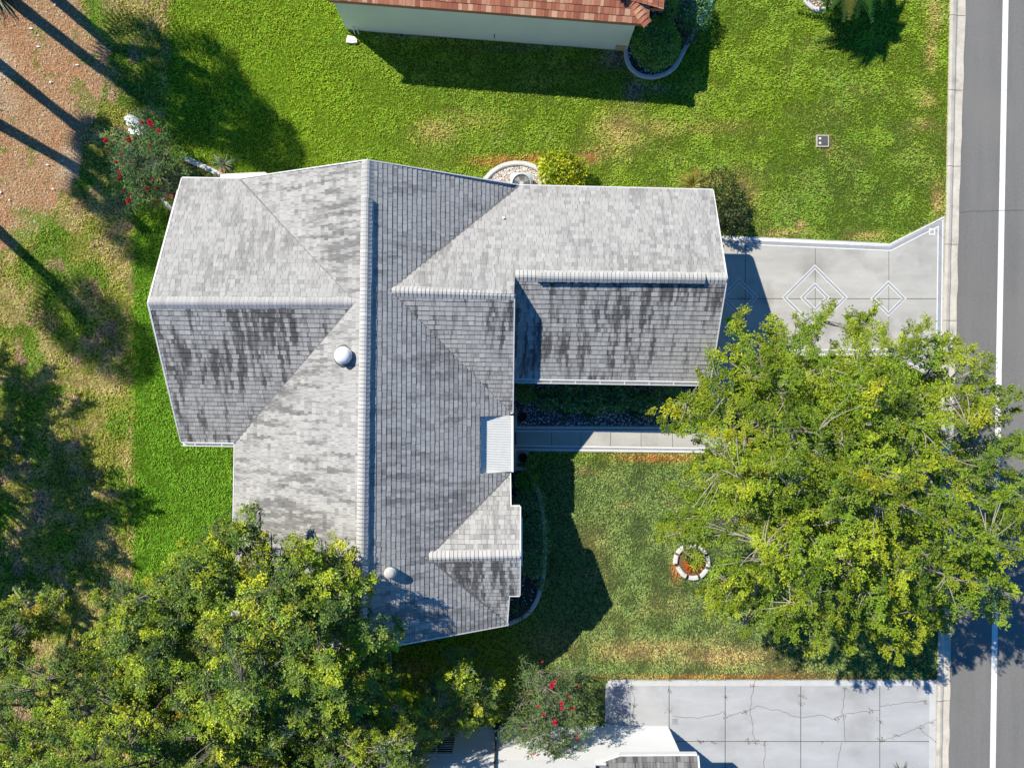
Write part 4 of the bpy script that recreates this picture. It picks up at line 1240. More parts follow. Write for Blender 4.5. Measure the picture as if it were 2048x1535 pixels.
make_tree('small_tree', 'small upright green tree left of the red flowering crape myrtle', 'tree', (935, 1330), sm, (915, 1400), 2.0, 4.0, 420, 40, .075, .04, OAK[:3] + OAK[4:], .42, 17,
          trunk_r=.07, fork=.9, nlimb=6, nbranch=36, depth=1.4, up=.5, clump=45, gap=.35, leafmat='leaf_gloss', spc=7, plume=.8, dmin=14, jitter=1.0, tips=OAKT, tipw=.5)
cm = [(1020, 1390), (1040, 1340), (1080, 1320), (1100, 1345), (1150, 1330), (1175, 1355), (1160, 1390), (1180, 1430), (1165, 1470), (1170, 1500), (1140, 1515), (1120, 1535), (1090, 1510), (1060, 1515), (1040, 1490), (1015, 1500), (1010, 1450)]
cmr, cp, cz_ = make_tree('crape_myrtle', 'crape myrtle with a few red flowers beside the south driveway', 'tree', (1084, 1340), cm, (1095, 1420), 2.1, 3.7, 430, 28, .08, .038, CRAPE, .6, 18,
                         trunk_r=.06, fork=.7, nlimb=7, nbranch=36, depth=1.4, up=.3, clump=40, gap=.36)
rr = random.Random(8)
add_flowers(cmr, [P(x, y, z) for x, y, z in ((1085, 1322, 2.6), (1110, 1362, 3.6), (1103, 1370, 3.7), (1158, 1370, 2.7), (1138, 1392, 3.4), (1123, 1406, 3.8), (1124, 1416, 3.8), (1146, 1416, 3.4), (1087, 1426, 3.9), (1076, 1412, 3.9), (1110, 1443, 3.6),
                                               (1049, 1455, 3.0), (1155, 1472, 2.6), (1067, 1506, 2.4))], FL, rr)
low = [(850, 1535), (880, 1515), (920, 1510), (970, 1520), (985, 1545), (960, 1590), (880, 1600)]
make_tree('small_tree', 'dark bush showing at the bottom edge under the white house window', 'bush', (905, 1500), low, (915, 1555), .9, 1.8, 160, 40, .08, .045, [OAK[0], OAK[4], OAK[1]], .4, 19, trunk_r=.04, fork=.4, nlimb=5, nbranch=16, depth=.6, up=.5, clump=40, gap=.3)
# red flowering crape myrtle at the northwest corner
nw = [(205, 285), (235, 270), (265, 285), (270, 235), (300, 245), (320, 262), (345, 300), (370, 320), (372, 352), (350, 385), (322, 405), (290, 400), (262, 412), (240, 385), (220, 350), (235, 320)]
nwr, np_, nz = make_tree('crape_myrtle', 'crape myrtle full of red flowers at the northwest corner of the grey roof', 'tree', (355, 385), nw, (300, 330), 1.3, 3.3, 480, 34, .075, .038,
                         [((0.13, 0.26, 0.05), 3), ((0.07, 0.17, 0.035), 5), ((0.36, 0.46, 0.14), 1.2), ((0.03, 0.07, 0.025), 5)], .62, 20, trunk_r=.06, fork=.6, nlimb=7, nbranch=36, depth=1.6, up=.25, clump=40, gap=.36)
fl = [(212, 281), (228, 283), (247, 290), (258, 280), (219, 303), (243, 308), (300, 244), (298, 241), (303, 250), (318, 262), (261, 325), (308, 333), (239, 341), (233, 325), (252, 335), (356, 330), (307, 358), (240, 353), (275, 378), (295, 377), (318, 377), (259, 388), (257, 402),
      (247, 381), (315, 405), (362, 355), (346, 351), (276, 300), (300, 290), (284, 245)]
add_flowers(nwr, [P(x, y, 2.4 + rr.uniform(-.7, .4)) for x, y in fl], FL + FL + FLO, rr)

# off frame trees whose shade falls on the back yard
def ring(cx, cy, rx, ry, n, rnd):
    return [(cx + rx * math.cos(6.283 * i / n) * rnd.uniform(.75, 1.1), cy + ry * math.sin(6.283 * i / n) * rnd.uniform(.75, 1.1)) for i in range(n)]
rd = random.Random(2)
def shade_tree(lbl, shadow_px, rm, z0, z1, seed, nspr):
    # crown stands where its shade comes from
    zc = (z0 + z1) / 2
    gx, gy = P2(*shadow_px); cxw, cyw = gx - SHX * zc, gy - SHY * zc
    cpx = CX + cxw * F / (H - zc); cpy = CY - cyw * F / (H - zc)
    k = F / (H - zc)
    make_tree('oak_tree', lbl, 'tree', None, ring(cpx, cpy, rm[0] * k, rm[1] * k, 18, rd), (cpx, cpy), z0, z1, nspr, 34, .13, .075, OAK, .7, seed, trunk_r=.2, fork=2.2, nlimb=7, nbranch=50, depth=1.8, clump=70, gap=.45,
              group='trees beyond the left edge', base_world=Vector((cxw, cyw, 0)))
OFFL = 'oak tree beyond the left edge, dappling the dry back yard with its shade'
shade_tree(OFFL, (60, 880), (3.0, 3.2), 5.4, 7.4, 23, 640)
shade_tree(OFFL, (120, 1030), (3.2, 3.4), 5.4, 7.6, 24, 640)
shade_tree(OFFL, (190, 1150), (2.4, 2.4), 5.8, 7.6, 25, 360)
shade_tree(OFFL, (20, 1170), (3.0, 3.0), 5.0, 7.0, 26, 480)

# ------------------------------------------------------------------ palms beyond the top left corner
def frond_fan(mb_v, mb_f, mb_c, origin, direction, plen, blade, r, col):
    pass
def make_palm(path, crown_r, seed, grp, lbl):
    """path: list of (shadow px, shadow py, height): the trunk stands where that shadow comes from"""
    r = random.Random(seed)
    pts = []
    for px, py, z in path:
        x, y = P2(px, py); pts.append(Vector((x - SHX * z, y - SHY * z, z)))
    root = thing('fan_palm', lbl, 'palm tree', pts[0], grp)
    dense = []
    for i in range(len(pts) - 1):
        for k in range(5): dense.append(pts[i].lerp(pts[i + 1], k / 5))
    dense.append(pts[-1])
    mb = MB(); mb.tube(dense, [0.24 - .05 * min(1, i / 8) + .012 * (i % 2) for i in range(len(dense))], 10); mb.build('trunk', M['bark_p'], root)
    top = dense[-1]
    V = []; Fq = []; Cc = []
    nf = 30
    cw = MB()
    for i in range(nf):
        a = 6.283 * i * .381966 + r.uniform(-.2, .2); el = R(75 - 115 * i / nf)
        d = Vector((math.cos(a) * math.cos(el), math.sin(a) * math.cos(el), math.sin(el)))
        pl = crown_r * .45; bl = crown_r * .62
        e = top + d * pl
        cw.tube([top, e], [.02, .012], 4)
        side = d.cross(Vector((0, 0, 1))).normalized()
        nrm = side.cross(d)
        ns = 12
        for k in range(ns):
            t = (k / (ns - 1) - .5) * 2.6
            ax = d * math.cos(t) + side * math.sin(t)
            q = e + ax * bl * (1 - .25 * abs(t) / 1.3) - Vector((0, 0, .25 * bl))
            wv = ax.cross(nrm).normalized() * .045
            md = e + ax * bl * .55
            cw.face([e, md + wv, q, md - wv])
    o = cw.build('crown', mat('palm frond', (.07, .11, .03), .6, .3, .2, 3), root)
    return root
PALML = 'tall fan palm standing beyond the top left corner, its trunk shadow lying across the straw'
PG = 'palms beyond the top left corner'
make_palm([(-25, -118, 0), (115, 0, 3.3), (225, 95, 5.8), (285, 118, 6.6)], 1.75, 1, PG, PALML)
make_palm([(-20, -112, 0), (118, 1, 3.3), (232, 97, 6.0), (330, 110, 8.0), (410, 150, 9.2)], 1.8, 2, PG, PALML)
make_palm([(-120, -115, 0), (58, 27, 4.0), (205, 140, 7.4), (300, 200, 9.0), (350, 215, 9.5)], 1.75, 3, PG, PALML)
make_palm([(-116, -111, 0), (60, 28, 4.0), (208, 142, 7.4), (330, 220, 9.4), (460, 240, 10.5)], 1.9, 4, PG, PALML)
make_palm([(-122, -113, 0), (56, 26, 4.0), (204, 141, 7.4), (360, 250, 9.6), (535, 285, 11.5)], 1.5, 10, PG, PALML)
make_palm([(-140, 20, 0), (0, 130, 3.4), (165, 262, 6.6), (205, 290, 7.2)], 1.2, 5, PG, PALML)
make_palm([(-150, 165, 0), (0, 250, 3.3), (157, 338, 6.6), (205, 375, 7.5)], 1.35, 6, PG, PALML)
make_palm([(-190, 295, 0), (0, 465, 4.4), (100, 556, 6.6), (165, 640, 8.0)], 1.8, 7, PG, PALML)
make_palm([(-188, 297, 0), (2, 466, 4.4), (104, 560, 6.8), (235, 690, 10.0)], 1.7, 8, PG, PALML)
make_palm([(-152, 163, 0), (2, 251, 3.3), (160, 340, 6.6), (292, 462, 9.8)], 1.7, 9, PG, PALML)

# ------------------------------------------------------------------ shrubs and small plants
def shrub(name, label, cat, px, py, rx, ry, h, nleaf, L, W, pal, seed, group=None, lumpy=.18, z0=0.05, upright=.0, mtl='leaf_soft', zsq=1.0):
    r = np.random.default_rng(seed)
    c = P(px, py, h * .5)
    base = Vector((c.x, c.y, 0))
    root = thing(name, label, cat, base, group)
    d = r.normal(0, 1, (nleaf, 3)); d /= np.linalg.norm(d, axis=1, keepdims=True)
    d[:, 2] = np.where(r.random(nleaf) < .8, np.abs(d[:, 2]), d[:, 2])
    az = np.arctan2(d[:, 1], d[:, 0]) * 2.2; el = d[:, 2] * 3
    lump = 1 + lumpy * (fbm(az * 10 + 50, el * 10 + 50, 9, seed, 2) - .5) * 2.4
    rad = (0.72 + .28 * r.random(nleaf) ** .5) * lump
    pos = d * rad[:, None] * np.array((rx, ry, h * .5)) + np.array((c.x, c.y, h * .5 + z0))
    pos[:, 2] = np.maximum(pos[:, 2], .04)
    ax = d * (.5 - .2 * upright) + r.normal(0, .6, (nleaf, 3)); ax[:, 2] += .25 + upright
    V, Fq = leaf_quads(pos, ax, d + r.normal(0, .45, (nleaf, 3)), L * r.uniform(.6, 1.25, nleaf), W * r.uniform(.7, 1.2, nleaf))
    cl = choose_cols(r, nleaf, pal)
    cn = fbm(az * 10, el * 10, 8, seed + 3, 2)
    cl = cl * (0.75 + .9 * cn)[:, None] * r.lognormal(0, .18, (nleaf, 1))
    link('foliage', np_mesh('foliage', V, Fq, np.repeat(np.clip(cl, .003, .8), 4, 0)), M[mtl], root)
    mb = MB(); rq = random.Random(seed)
    for i in range(8):
        a = rq.uniform(0, 6.28); e = Vector((c.x + math.cos(a) * rx * .6, c.y + math.sin(a) * ry * .6, h * rq.uniform(.55, .85)))
        mb.tube([base + Vector((rq.uniform(-.05, .05), rq.uniform(-.05, .05), -.03)), base.lerp(e, .5) + Vector((0, 0, .05)), e], [.022, .016, .007], 5)
    mb.build('stems', M['stem'], root)
    return root

def fronds(name, label, cat, px, py, n, length, width, h, pal, seed, group=None, arch=.5, zb=.05, segs=5, spread=(0, 6.283), pinn=False, trunk=0):
    r = random.Random(seed); base = P(px, py, 0)
    root = thing(name, label, cat, base, group)
    mb = MB()
    for i in range(n):
        a = r.uniform(*spread); el = r.uniform(.25, 1.25)
        L_ = length * r.uniform(.65, 1.1)
        hx, hy = math.cos(a), math.sin(a)
        pts = []
        for k in range(segs + 1):
            t = k / segs
            rd_ = L_ * t * math.cos(el) + L_ * t * t * .2
            zz_ = zb + h * (math.sin(el) * t * 1.15 - arch * t * t * 1.0) * (L_ / length)
            pts.append(base + Vector((hx * rd_ + r.uniform(-.008, .008), hy * rd_ + r.uniform(-.008, .008), max(.03, zz_))))
        col = [q * r.uniform(.7, 1.25) for q in random.Random(seed * 99 + i).choices([p[0] for p in pal], [p[1] for p in pal])[0]]
        sv = Vector((-hy, hx, 0))
        if not pinn:
            for k in range(segs):
                w0_ = width * (1 - (k / segs) ** 2) * .5 + .002; w1_ = width * (1 - ((k + 1) / segs) ** 2) * .5 + .001
                mb.face([pts[k] - sv * w0_, pts[k] + sv * w0_, pts[k + 1] + sv * w1_, pts[k + 1] - sv * w1_], col)
        else:
            for k in range(1, segs + 1):
                for s in (-1, 1):
                    for q in (0, .5):
                        p = pts[k].lerp(pts[k - 1], q); w_ = width * math.sin(math.pi * min(.95, (k - q) / segs) * .9 + .2)
                        dv = (pts[k] - pts[k - 1]).normalized()
                        e = p + (sv * s * .85 + dv * .55) * w_ - Vector((0, 0, .06 * w_))
                        mb.face([p - dv * .05, p + dv * .05, e + dv * .02, e - dv * .02], col)
                mb.face([pts[k - 1] - sv * .012, pts[k - 1] + sv * .012, pts[k] + sv * .01, pts[k] - sv * .01], col)
    mb.build('foliage', M['leaf_soft'], root)
    if trunk:
        tk = MB(); tk.tube([base, base + Vector((.03, .02, trunk * .5)), base + Vector((0, 0, trunk))], [.14, .11, .09], 9); tk.build('trunk', M['bark_p'], root)
    cr = MB(); cr.lathe(base + Vector((0, 0, trunk)), [(.09, -.02), (.11, .05), (.07, .16), (.0, .2)], 10); cr.build('crown_base', M['stem'], root)
    return root

GR = [((0.13, 0.32, 0.035), 4), ((0.15, 0.33, 0.03), 3), ((0.07, 0.15, 0.03), 3), ((0.25, 0.40, 0.07), 1)]
DK = [((0.13, 0.28, 0.11), 4), ((0.17, 0.37, 0.08), 3), ((0.08, 0.17, 0.08), 3), ((0.32, 0.46, 0.20), 1)]  # leaf colours lightened beyond natural to offset the shade these shrubs stand in
LIME = [((0.42, 0.46, 0.02), 4), ((0.28, 0.36, 0.02), 3), ((0.52, 0.48, 0.03), 2), ((0.12, 0.19, 0.02), 1.5)]
shrub('round_shrub', 'large clipped round green shrub at the corner of the mint house', 'shrub', 1310, 92, .95, 1.0, 1.55, 5200, .085, .05, GR, 41, mtl='leaf_gloss', lumpy=.08)
shrub('upright_shrub', 'narrow upright green shrub behind the round shrub of the mint house', 'shrub', 1336, 18, .28, .75, 1.7, 1400, .08, .045, GR, 42)
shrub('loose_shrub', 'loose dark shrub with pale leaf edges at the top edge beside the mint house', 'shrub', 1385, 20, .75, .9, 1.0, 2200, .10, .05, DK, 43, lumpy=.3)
shrub('low_shrub', 'low grey green plant along the neighbour bed edging', 'shrub', 1377, 65, .32, .55, .5, 700, .1, .04, [((.10, .16, .10), 3), ((.05, .09, .05), 2)], 44, lumpy=.35)
shrub('lime_shrub', 'bright lime yellow shrub beside the air conditioner', 'shrub', 1122, 347, .92, .80, 1.05, 1900, .14, .075, LIME, 45, mtl='leaf_gloss', lumpy=.2)
fronds('grass_clump', 'yellow blade leaved clump at the north garage eave', 'plant', 1385, 372, 190, .80, .03, .6, [((.36, .30, .04), 3), ((.22, .22, .03), 3), ((.45, .38, .08), 1)], 46)
shrub('low_shrub', 'olive spreading shrub at the northeast garage corner', 'shrub', 1440, 388, .78, .95, 1.0, 2600, .11, .045, [((.10, .14, .03), 3), ((.05, .085, .02), 3), ((.20, .20, .06), 1)], 47, lumpy=.35)
shrub('low_shrub', 'dark spiky shrub casting a feathery shadow onto the driveway edge', 'shrub', 1455, 438, .72, .66, 1.05, 1900, .15, .035, [((.06, .09, .03), 3), ((.035, .055, .025), 3), ((.22, .20, .12), .8)], 48, lumpy=.4, upright=.3)
fronds('cycad', 'feathery palm like plant above the top edge casting a spiky shadow on the lawn', 'plant', 1655, -22, 46, 1.9, .36, .9, [((.07, .15, .02), 3), ((.13, .2, .03), 1)], 49, arch=1.1, segs=13, pinn=True, zb=2.0, trunk=1.9)
shrub('leafy_plant', 'bright green leafy plant at the right of the top round bed', 'plant', 1660, 12, .32, .5, .8, 420, .16, .08, [((.16, .27, .02), 3), ((.08, .16, .02), 2)], 50, lumpy=.3)
# gravel bed in front of the garage wing
shrub('round_shrub', 'small round dark shrub in the gravel bed beside the front porch', 'shrub', 1050, 785, .42, .42, .8, 1500, .06, .035, GR, 51, lumpy=.1)
shrub('round_shrub', 'round clipped green shrub at the driveway end of the gravel bed', 'shrub', 1335, 795, .68, .58, 1.0, 2800, .06, .035, GR, 52, lumpy=.08)
hx = [(1095, 800, .42, .40), (1140, 795, .5, .52), (1190, 798, .55, .5), (1238, 796, .52, .5), (1278, 800, .4, .42)]
HL = ['dark broad leaved shrub next to the small round shrub in the gravel bed', 'dark broad leaved shrub second in the row in the gravel bed', 'dark broad leaved shrub in the middle of the gravel bed row',
      'dark broad leaved shrub right of the middle of the gravel bed row', 'dark broad leaved shrub left of the clipped shrub in the gravel bed']
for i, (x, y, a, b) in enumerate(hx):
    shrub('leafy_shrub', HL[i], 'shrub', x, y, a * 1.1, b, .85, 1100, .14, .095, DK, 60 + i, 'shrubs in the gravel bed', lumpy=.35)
for i, (x, y, l) in enumerate(((1130, 822, 'low grass clump at the left front of the gravel bed shrubs'), (1180, 826, 'low grass clump in the middle front of the gravel bed shrubs'), (1268, 826, 'low grass clump at the right front of the gravel bed shrubs'))):
    fronds('grass_clump', l, 'plant', x, y, 90, .42, .022, .35, [((.05, .12, .02), 3), ((.09, .16, .03), 2)], 70 + i)
shrub('leafy_plant', 'pale yellow green little plant at the gravel bed front edge', 'plant', 1296, 832, .2, .14, .25, 160, .07, .04, [((.3, .33, .12), 2), ((.12, .16, .05), 2)], 74, lumpy=.3)
# front bed under the gable
fb = [(1054, 962, .46, .42, .7, 'broad leaved green shrub at the north end of the front bed'), (1060, 1002, .60, .48, .85, 'dark shrub below the north end of the front bed'), (1066, 1048, .62, .55, .95, 'tall dark shrub near the middle of the front bed'),
      (1070, 1090, .62, .5, .95, 'dark shrub in front of the gable window hood'), (1066, 1130, .52, .42, .85, 'dark shrub south of the window hood'), (1084, 1168, .24, .22, .5, 'small leafy plant at the bed edging')]
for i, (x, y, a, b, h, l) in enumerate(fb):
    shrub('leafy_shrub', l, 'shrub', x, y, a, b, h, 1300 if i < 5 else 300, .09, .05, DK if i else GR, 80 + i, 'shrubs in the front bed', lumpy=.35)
shrub('leafy_plant', 'bright green plant beside the south porch pot', 'plant', 1060, 925, .26, .24, .55, 260, .11, .06, [((.10, .2, .03), 3), ((.2, .3, .06), 1)], 88, lumpy=.4)
fronds('spiky_plant', 'spiky grey green plant at the south end of the front bed', 'plant', 1040, 1218, 70, .62, .03, .5, [((.06, .11, .05), 3), ((.12, .17, .08), 1)], 89)
fronds('spiky_plant', 'orange flowered strappy plant at the northwest bed beside the eave', 'plant', 450, 330, 34, .65, .05, .5, [((.10, .14, .08), 3), ((.20, .24, .16), 1), ((.45, .16, .03), .8)], 90)
# palmetto fronds reaching in at the top left corner
GREYF = [((.26, .22, .17), 3), ((.17, .16, .06), 2), ((.10, .10, .05), 2), ((.22, .22, .03), 1)]
fronds('palmetto', 'dry grey brown palmetto fronds at the top left corner', 'palm', -10, -18, 170, 1.55, .05, .9, GREYF, 91)
fronds('palmetto', 'dry palmetto frond tips at the left edge below the corner', 'palm', -48, 205, 130, 1.25, .045, .8, GREYF, 92)
# planting ring and red plants under the big tree
fronds('flower_clump', 'orange red leaved plant inside the white edged ring bed', 'plant', 1386, 1128, 110, .48, .05, .3, [((.5, .16, .02), 3), ((.20, .22, .03), 2), ((.55, .06, .02), 2)], 93)
shrub('leafy_plant', 'green leafy plant at the top of the white edged ring bed', 'plant', 1384, 1108, .42, .3, .5, 480, .1, .05, [((.09, .17, .02), 3), ((.18, .24, .03), 1)], 94, lumpy=.3)
RD = [((.55, .05, .03), 3), ((.5, .16, .03), 2), ((.14, .16, .03), 2)]
for i, (x, y, l) in enumerate(((1520, 885, 'orange red croton nearest the driveway under the shade tree'), (1510, 940, 'orange red croton beside the pale bench under the shade tree'), (1478, 955, 'red croton at the lawn side of the pale bench'))):
    shrub('croton', l, 'plant', x, y, .40, .36, .7, 420, .14, .07, RD, 95 + i, 'crotons under the shade tree', lumpy=.3)

# ------------------------------------------------------------------ edgings, gravel, small objects
def edging(name, label, pts, wpx, h, mtl, gap=0):
    mb = MB(); 
    # smooth the line
    q = []
    for i in range(len(pts) - 1):
        for k in range(4):
            t = k / 4; q.append((pts[i][0] + (pts[i + 1][0] - pts[i][0]) * t, pts[i][1] + (pts[i + 1][1] - pts[i][1]) * t))
    q.append(pts[-1])
    for _ in range(2):
        q = [q[0]] + [((q[i - 1][0] + 2 * q[i][0] + q[i + 1][0]) / 4, (q[i - 1][1] + 2 * q[i][1] + q[i + 1][1]) / 4) for i in range(1, len(q) - 1)] + [q[-1]]
    ww = wpx * H / F
    prof = [(-.5, -.03), (-.5, h * .75), (-.3, h), (.3, h), (.5, h * .75), (.5, -.03)]
    rings = []
    for i in range(len(q)):
        a = q[max(i - 1, 0)]; b = q[min(i + 1, len(q) - 1)]
        dx, dy = b[0] - a[0], b[1] - a[1]; l = math.hypot(dx, dy); n_ = (-dy / l, dx / l)
        x, y = P2(*q[i])
        rings.append([(x + n_[0] * o * ww, y - n_[1] * o * ww, z) for o, z in prof])
    for i in range(len(rings) - 1):
        if gap and i % gap == gap - 1: continue
        for k in range(5): mb.face([rings[i][k], rings[i + 1][k], rings[i + 1][k + 1], rings[i][k + 1]])
    mb.face(rings[0]); mb.face(rings[-1][::-1])
    return tag(mb.build(name, mtl), label, 'edging')
edging('bed_edging', 'white curved concrete edging around the air conditioner bed', [(962, 382), (970, 360), (985, 344), (1005, 332), (1028, 327), (1052, 328), (1075, 337), (1088, 352), (1094, 380)], 9, .12, M['edging'])
edging('bed_edging', 'grey curved concrete edging around the round shrub of the mint house', [(1251, 100), (1252, 118), (1260, 138), (1279, 153), (1305, 157), (1331, 150), (1352, 134), (1364, 108), (1386, 68), (1432, -12)], 8, .12, M['edging_d'])
edging('bed_edging', 'grey curved edging along the shaded front bed', [(1030, 935), (1048, 937), (1061, 950), (1078, 985), (1087, 1040), (1090, 1100), (1087, 1150), (1081, 1180), (1068, 1211), (1050, 1231), (1018, 1246)], 8, .1, M['edging_d'])
edging('bed_edging', 'white broken ring edging on the lawn under the shade tree', RBED + [RBED[0]], 9, .12, M['edging'], gap=5)
edging('bed_edging', 'pale ring edging of the round bed at the top edge', [(1605, -40), (1606, -10), (1613, 9), (1628, 21), (1648, 23), (1668, 12), (1676, -10)], 9, .12, M['edging'])
edging('bed_edging', 'white edging running to the northwest eave corner', [(372, 318), (395, 328), (420, 340), (447, 352)], 10, .12, M['edging'])
edging('bed_edging', 'white edging beside the west rake at the northwest bed', [(318, 385), (330, 402), (345, 420)], 8, .12, M['edging'])
# gravel
beds = MB()
for pl, c in ((GBED, (.09, .09, .10)), (EBED, (.05, .045, .04)), (ACBED, (.42, .38, .34)), (RBED, (.16, .10, .05)), (TBED, (.2, .18, .15)), (NBED, (.06, .055, .05)), (NWBED, (.07, .055, .035))):
    beds.face([(*P2(*p), .016) for p in pl][::-1], c)
tag(beds.build('bed_soil', M['lawn']), kind='structure')
def pebbles(poly, n, size, pal, seed, z=.03):
    r = np.random.default_rng(seed)
    xs = [p[0] for p in poly]; ys = [p[1] for p in poly]
    a = r.uniform(min(xs), max(xs), n * 3); b = r.uniform(min(ys), max(ys), n * 3)
    k = inpoly(a, b, poly); a = a[k][:n]; b = b[k][:n]; m = len(a)
    c = np.stack([(a - CX) * H / F, (CY - b) * H / F, np.full(m, z)], 1)
    s = size * r.uniform(.5, 1.3, (m, 1)); th = r.uniform(0, 6.28, m)
    e1 = np.stack([np.cos(th), np.sin(th), np.zeros(m)], 1) * s; e2 = np.stack([-np.sin(th), np.cos(th), np.zeros(m)], 1) * s * .65; e3 = np.array([[0, 0, 1.]]) * s * .5
    ring_ = [c + e1, c + .7 * e1 + .7 * e2, c + e2, c - .7 * e1 + .7 * e2, c - e1, c - .7 * e1 - .7 * e2, c - e2, c + .7 * e1 - .7 * e2]
    tp_ = [q * .55 + (c + e3) * .45 + e3 * .35 for q in ring_]
    V = np.stack(ring_ + tp_, 1).reshape(-1, 3)
    base = (np.arange(m) * 16)[:, None]
    F_ = [base + np.array([[i, (i + 1) % 8, 8 + (i + 1) % 8, 8 + i]]) for i in range(8)] + [base + np.array([[8, 9, 10, 11]]), base + np.array([[8, 11, 12, 15]]), base + np.array([[12, 13, 14, 15]])]
    col = choose_cols(r, m, pal)
    return V, np.concatenate(F_), np.repeat(col, 16, 0)
PD = [((.66, .66, .70), 3), ((.24, .24, .28), 3), ((.07, .07, .085), 4), ((.80, .80, .82), 1.5)]
PW = [((.72, .70, .66), 4), ((.50, .45, .40), 2), ((.35, .20, .13), 1.5), ((.62, .50, .42), 1.5)]
Vs, Fs, Cs, off = [], [], [], 0
for pl, n, sz, pal, sd2 in ((GBED, 5200, .032, PD, 1), (ACBED, 1500, .035, PW, 2), (NBED, 1700, .035, PD, 3), (EBED, 1100, .03, PD, 4), (TBED, 300, .035, PW, 5)):
    V, Fq, c = pebbles(pl, n, sz, pal, sd2)
    Vs.append(V); Fs.append(Fq + off); Cs.append(c); off += len(V)
tag(link('gravel', np_mesh('gravel', np.concatenate(Vs), np.concatenate(Fs), np.concatenate(Cs)), M['pebble']), 'loose dark and white pebbles in the planting beds around the house', 'gravel', kind='stuff')
# litter on the straw
lt = MB(); rl = random.Random(6)
LIT = [(102, 165, 5, 4), (96, 330, 7, 4), (107, 378, 6, 4), (20, 400, 4, 5), (63, 58, 9, 3), (78, 94, 8, 3), (111, 10, 4, 8), (2, 385, 6, 6), (155, 131, 10, 2)]
bl = []
for i, (x, y, a, b) in enumerate(LIT):
    m_ = MB(); c = P(x, y)
    s = H / F
    pts = [(c.x + math.cos(t) * a * .42 * s * rl.uniform(.8, 1.2), c.y + math.sin(t) * b * .42 * s * rl.uniform(.8, 1.2)) for t in [k * 6.283 / 7 for k in range(7)]]
    m_.prism(pts, .025, .05)
    tag(m_.build('wood_chip', M['white']), 'small white scrap lying on the brown straw', 'scrap', 'white scraps on the straw')
# weeds in the cracks
def weeds(name, label, pts, n, spread, seed):
    r = np.random.default_rng(seed)
    k = r.integers(0, len(pts), n)
    c = np.array(pts, float)[k] + r.normal(0, 1, (n, 2)) * np.array(spread)
    pos = np.stack([(c[:, 0] - CX) * H / F, (CY - c[:, 1]) * H / F, np.full(n, .035)], 1)
    ax = r.normal(0, 1, (n, 3)); ax[:, 2] = np.abs(ax[:, 2]) * .7
    V, Fq = leaf_quads(pos, ax, r.normal(0, 1, (n, 3)), r.uniform(.03, .08, n), r.uniform(.015, .03, n))
    cl = choose_cols(r, n, [((.10, .13, .03), 3), ((.2, .19, .06), 2), ((.05, .07, .03), 2)])
    return tag(link(name, np_mesh(name, V, Fq, np.repeat(cl, 4, 0)), M['leaf_soft']), label, 'weeds', kind='stuff')
wp = [(1264, 1375), (1266, 1410), (1263, 1440), (1336, 1380), (1338, 1420), (1400, 1480), (1425, 1482), (1450, 1392), (1452, 1430), (1490, 1420), (1495, 1480), (1505, 1370), (1528, 1484), (1510, 1481), (1602, 1405), (1601, 1390), (1642, 1481), (1683, 1430), (1670, 1436),
      (1690, 1375), (1740, 1420), (1758, 1475), (1762, 1478), (1790, 1470), (1840, 1452), (1860, 1444), (1850, 1402), (1757, 1440)]
weeds('weeds', 'little weeds sprouting from the cracks of the south driveway', wp, 520, (4, 2.5), 5)
fronds('grass_clump', 'dark grassy clump at the bottom edge of the south driveway', 'plant', 1800, 1545, 70, .5, .03, .3, [((.06, .08, .03), 3), ((.12, .13, .05), 1)], 98)
# air conditioner
ac = thing('air_conditioner', 'pale grey air conditioner unit in the white edged gravel bed', 'air conditioner', P(1041, 372))
c = P(1043, 367, .75); hw = .43
b_ = MB(); b_.prism([(c.x + x * hw, c.y + y * hw) for x, y in ((-1, -.85), (-.85, -1), (.85, -1), (1, -.85), (1, .85), (.85, 1), (-.85, 1), (-1, .85))], .05, .72); b_.build('casing', M['ac'], ac)
tp2 = MB()
n = 32
sq = [(-1, -.86), (-.86, -1), (.86, -1), (1, -.86), (1, .86), (.86, 1), (-.86, 1), (-1, .86)]
def sqr(t):
    x, y = math.cos(t), math.sin(t); k = 1 / max(abs(x), abs(y)); return (x * min(k, 1.27), y * min(k, 1.27))
for i in range(n):
    t0, t1 = 6.28319 * i / n, 6.28319 * (i + 1) / n
    a0, a1 = sqr(t0), sqr(t1)
    o = [(c.x + a0[0] * hw * 1.02, c.y + a0[1] * hw * 1.02, .724), (c.x + a1[0] * hw * 1.02, c.y + a1[1] * hw * 1.02, .724)]
    i1 = [(c.x + math.cos(t) * hw * .84, c.y + math.sin(t) * hw * .84, .80) for t in (t1, t0)]
    tp2.face(o + i1)
    i2 = [(c.x + math.cos(t) * hw * .80, c.y + math.sin(t) * hw * .80, .74) for t in (t1, t0)]
    tp2.face([i1[1], i1[0], i2[0], i2[1]])
tp2.build('top_ring', M['ac'], ac)
cv = MB(); cv.lathe((c.x, c.y, .728), [(hw * .80, 0), (0.001, 0)], 32); cv.build('fan_well', M['ac_d'], ac)
gr = MB()
for i in range(40):
    t = 6.283 * i / 40; gr.tube([(c.x + math.cos(t) * .07, c.y + math.sin(t) * .07, .775), (c.x + math.cos(t + .3) * hw * .82, c.y + math.sin(t + .3) * hw * .82, .79)], .0035, 4)
gr.lathe((c.x, c.y, .78), [(.08, 0), (.08, .012), (.001, .014)], 16); gr.build('grille', M['dome_g'], ac)
fb_ = MB()
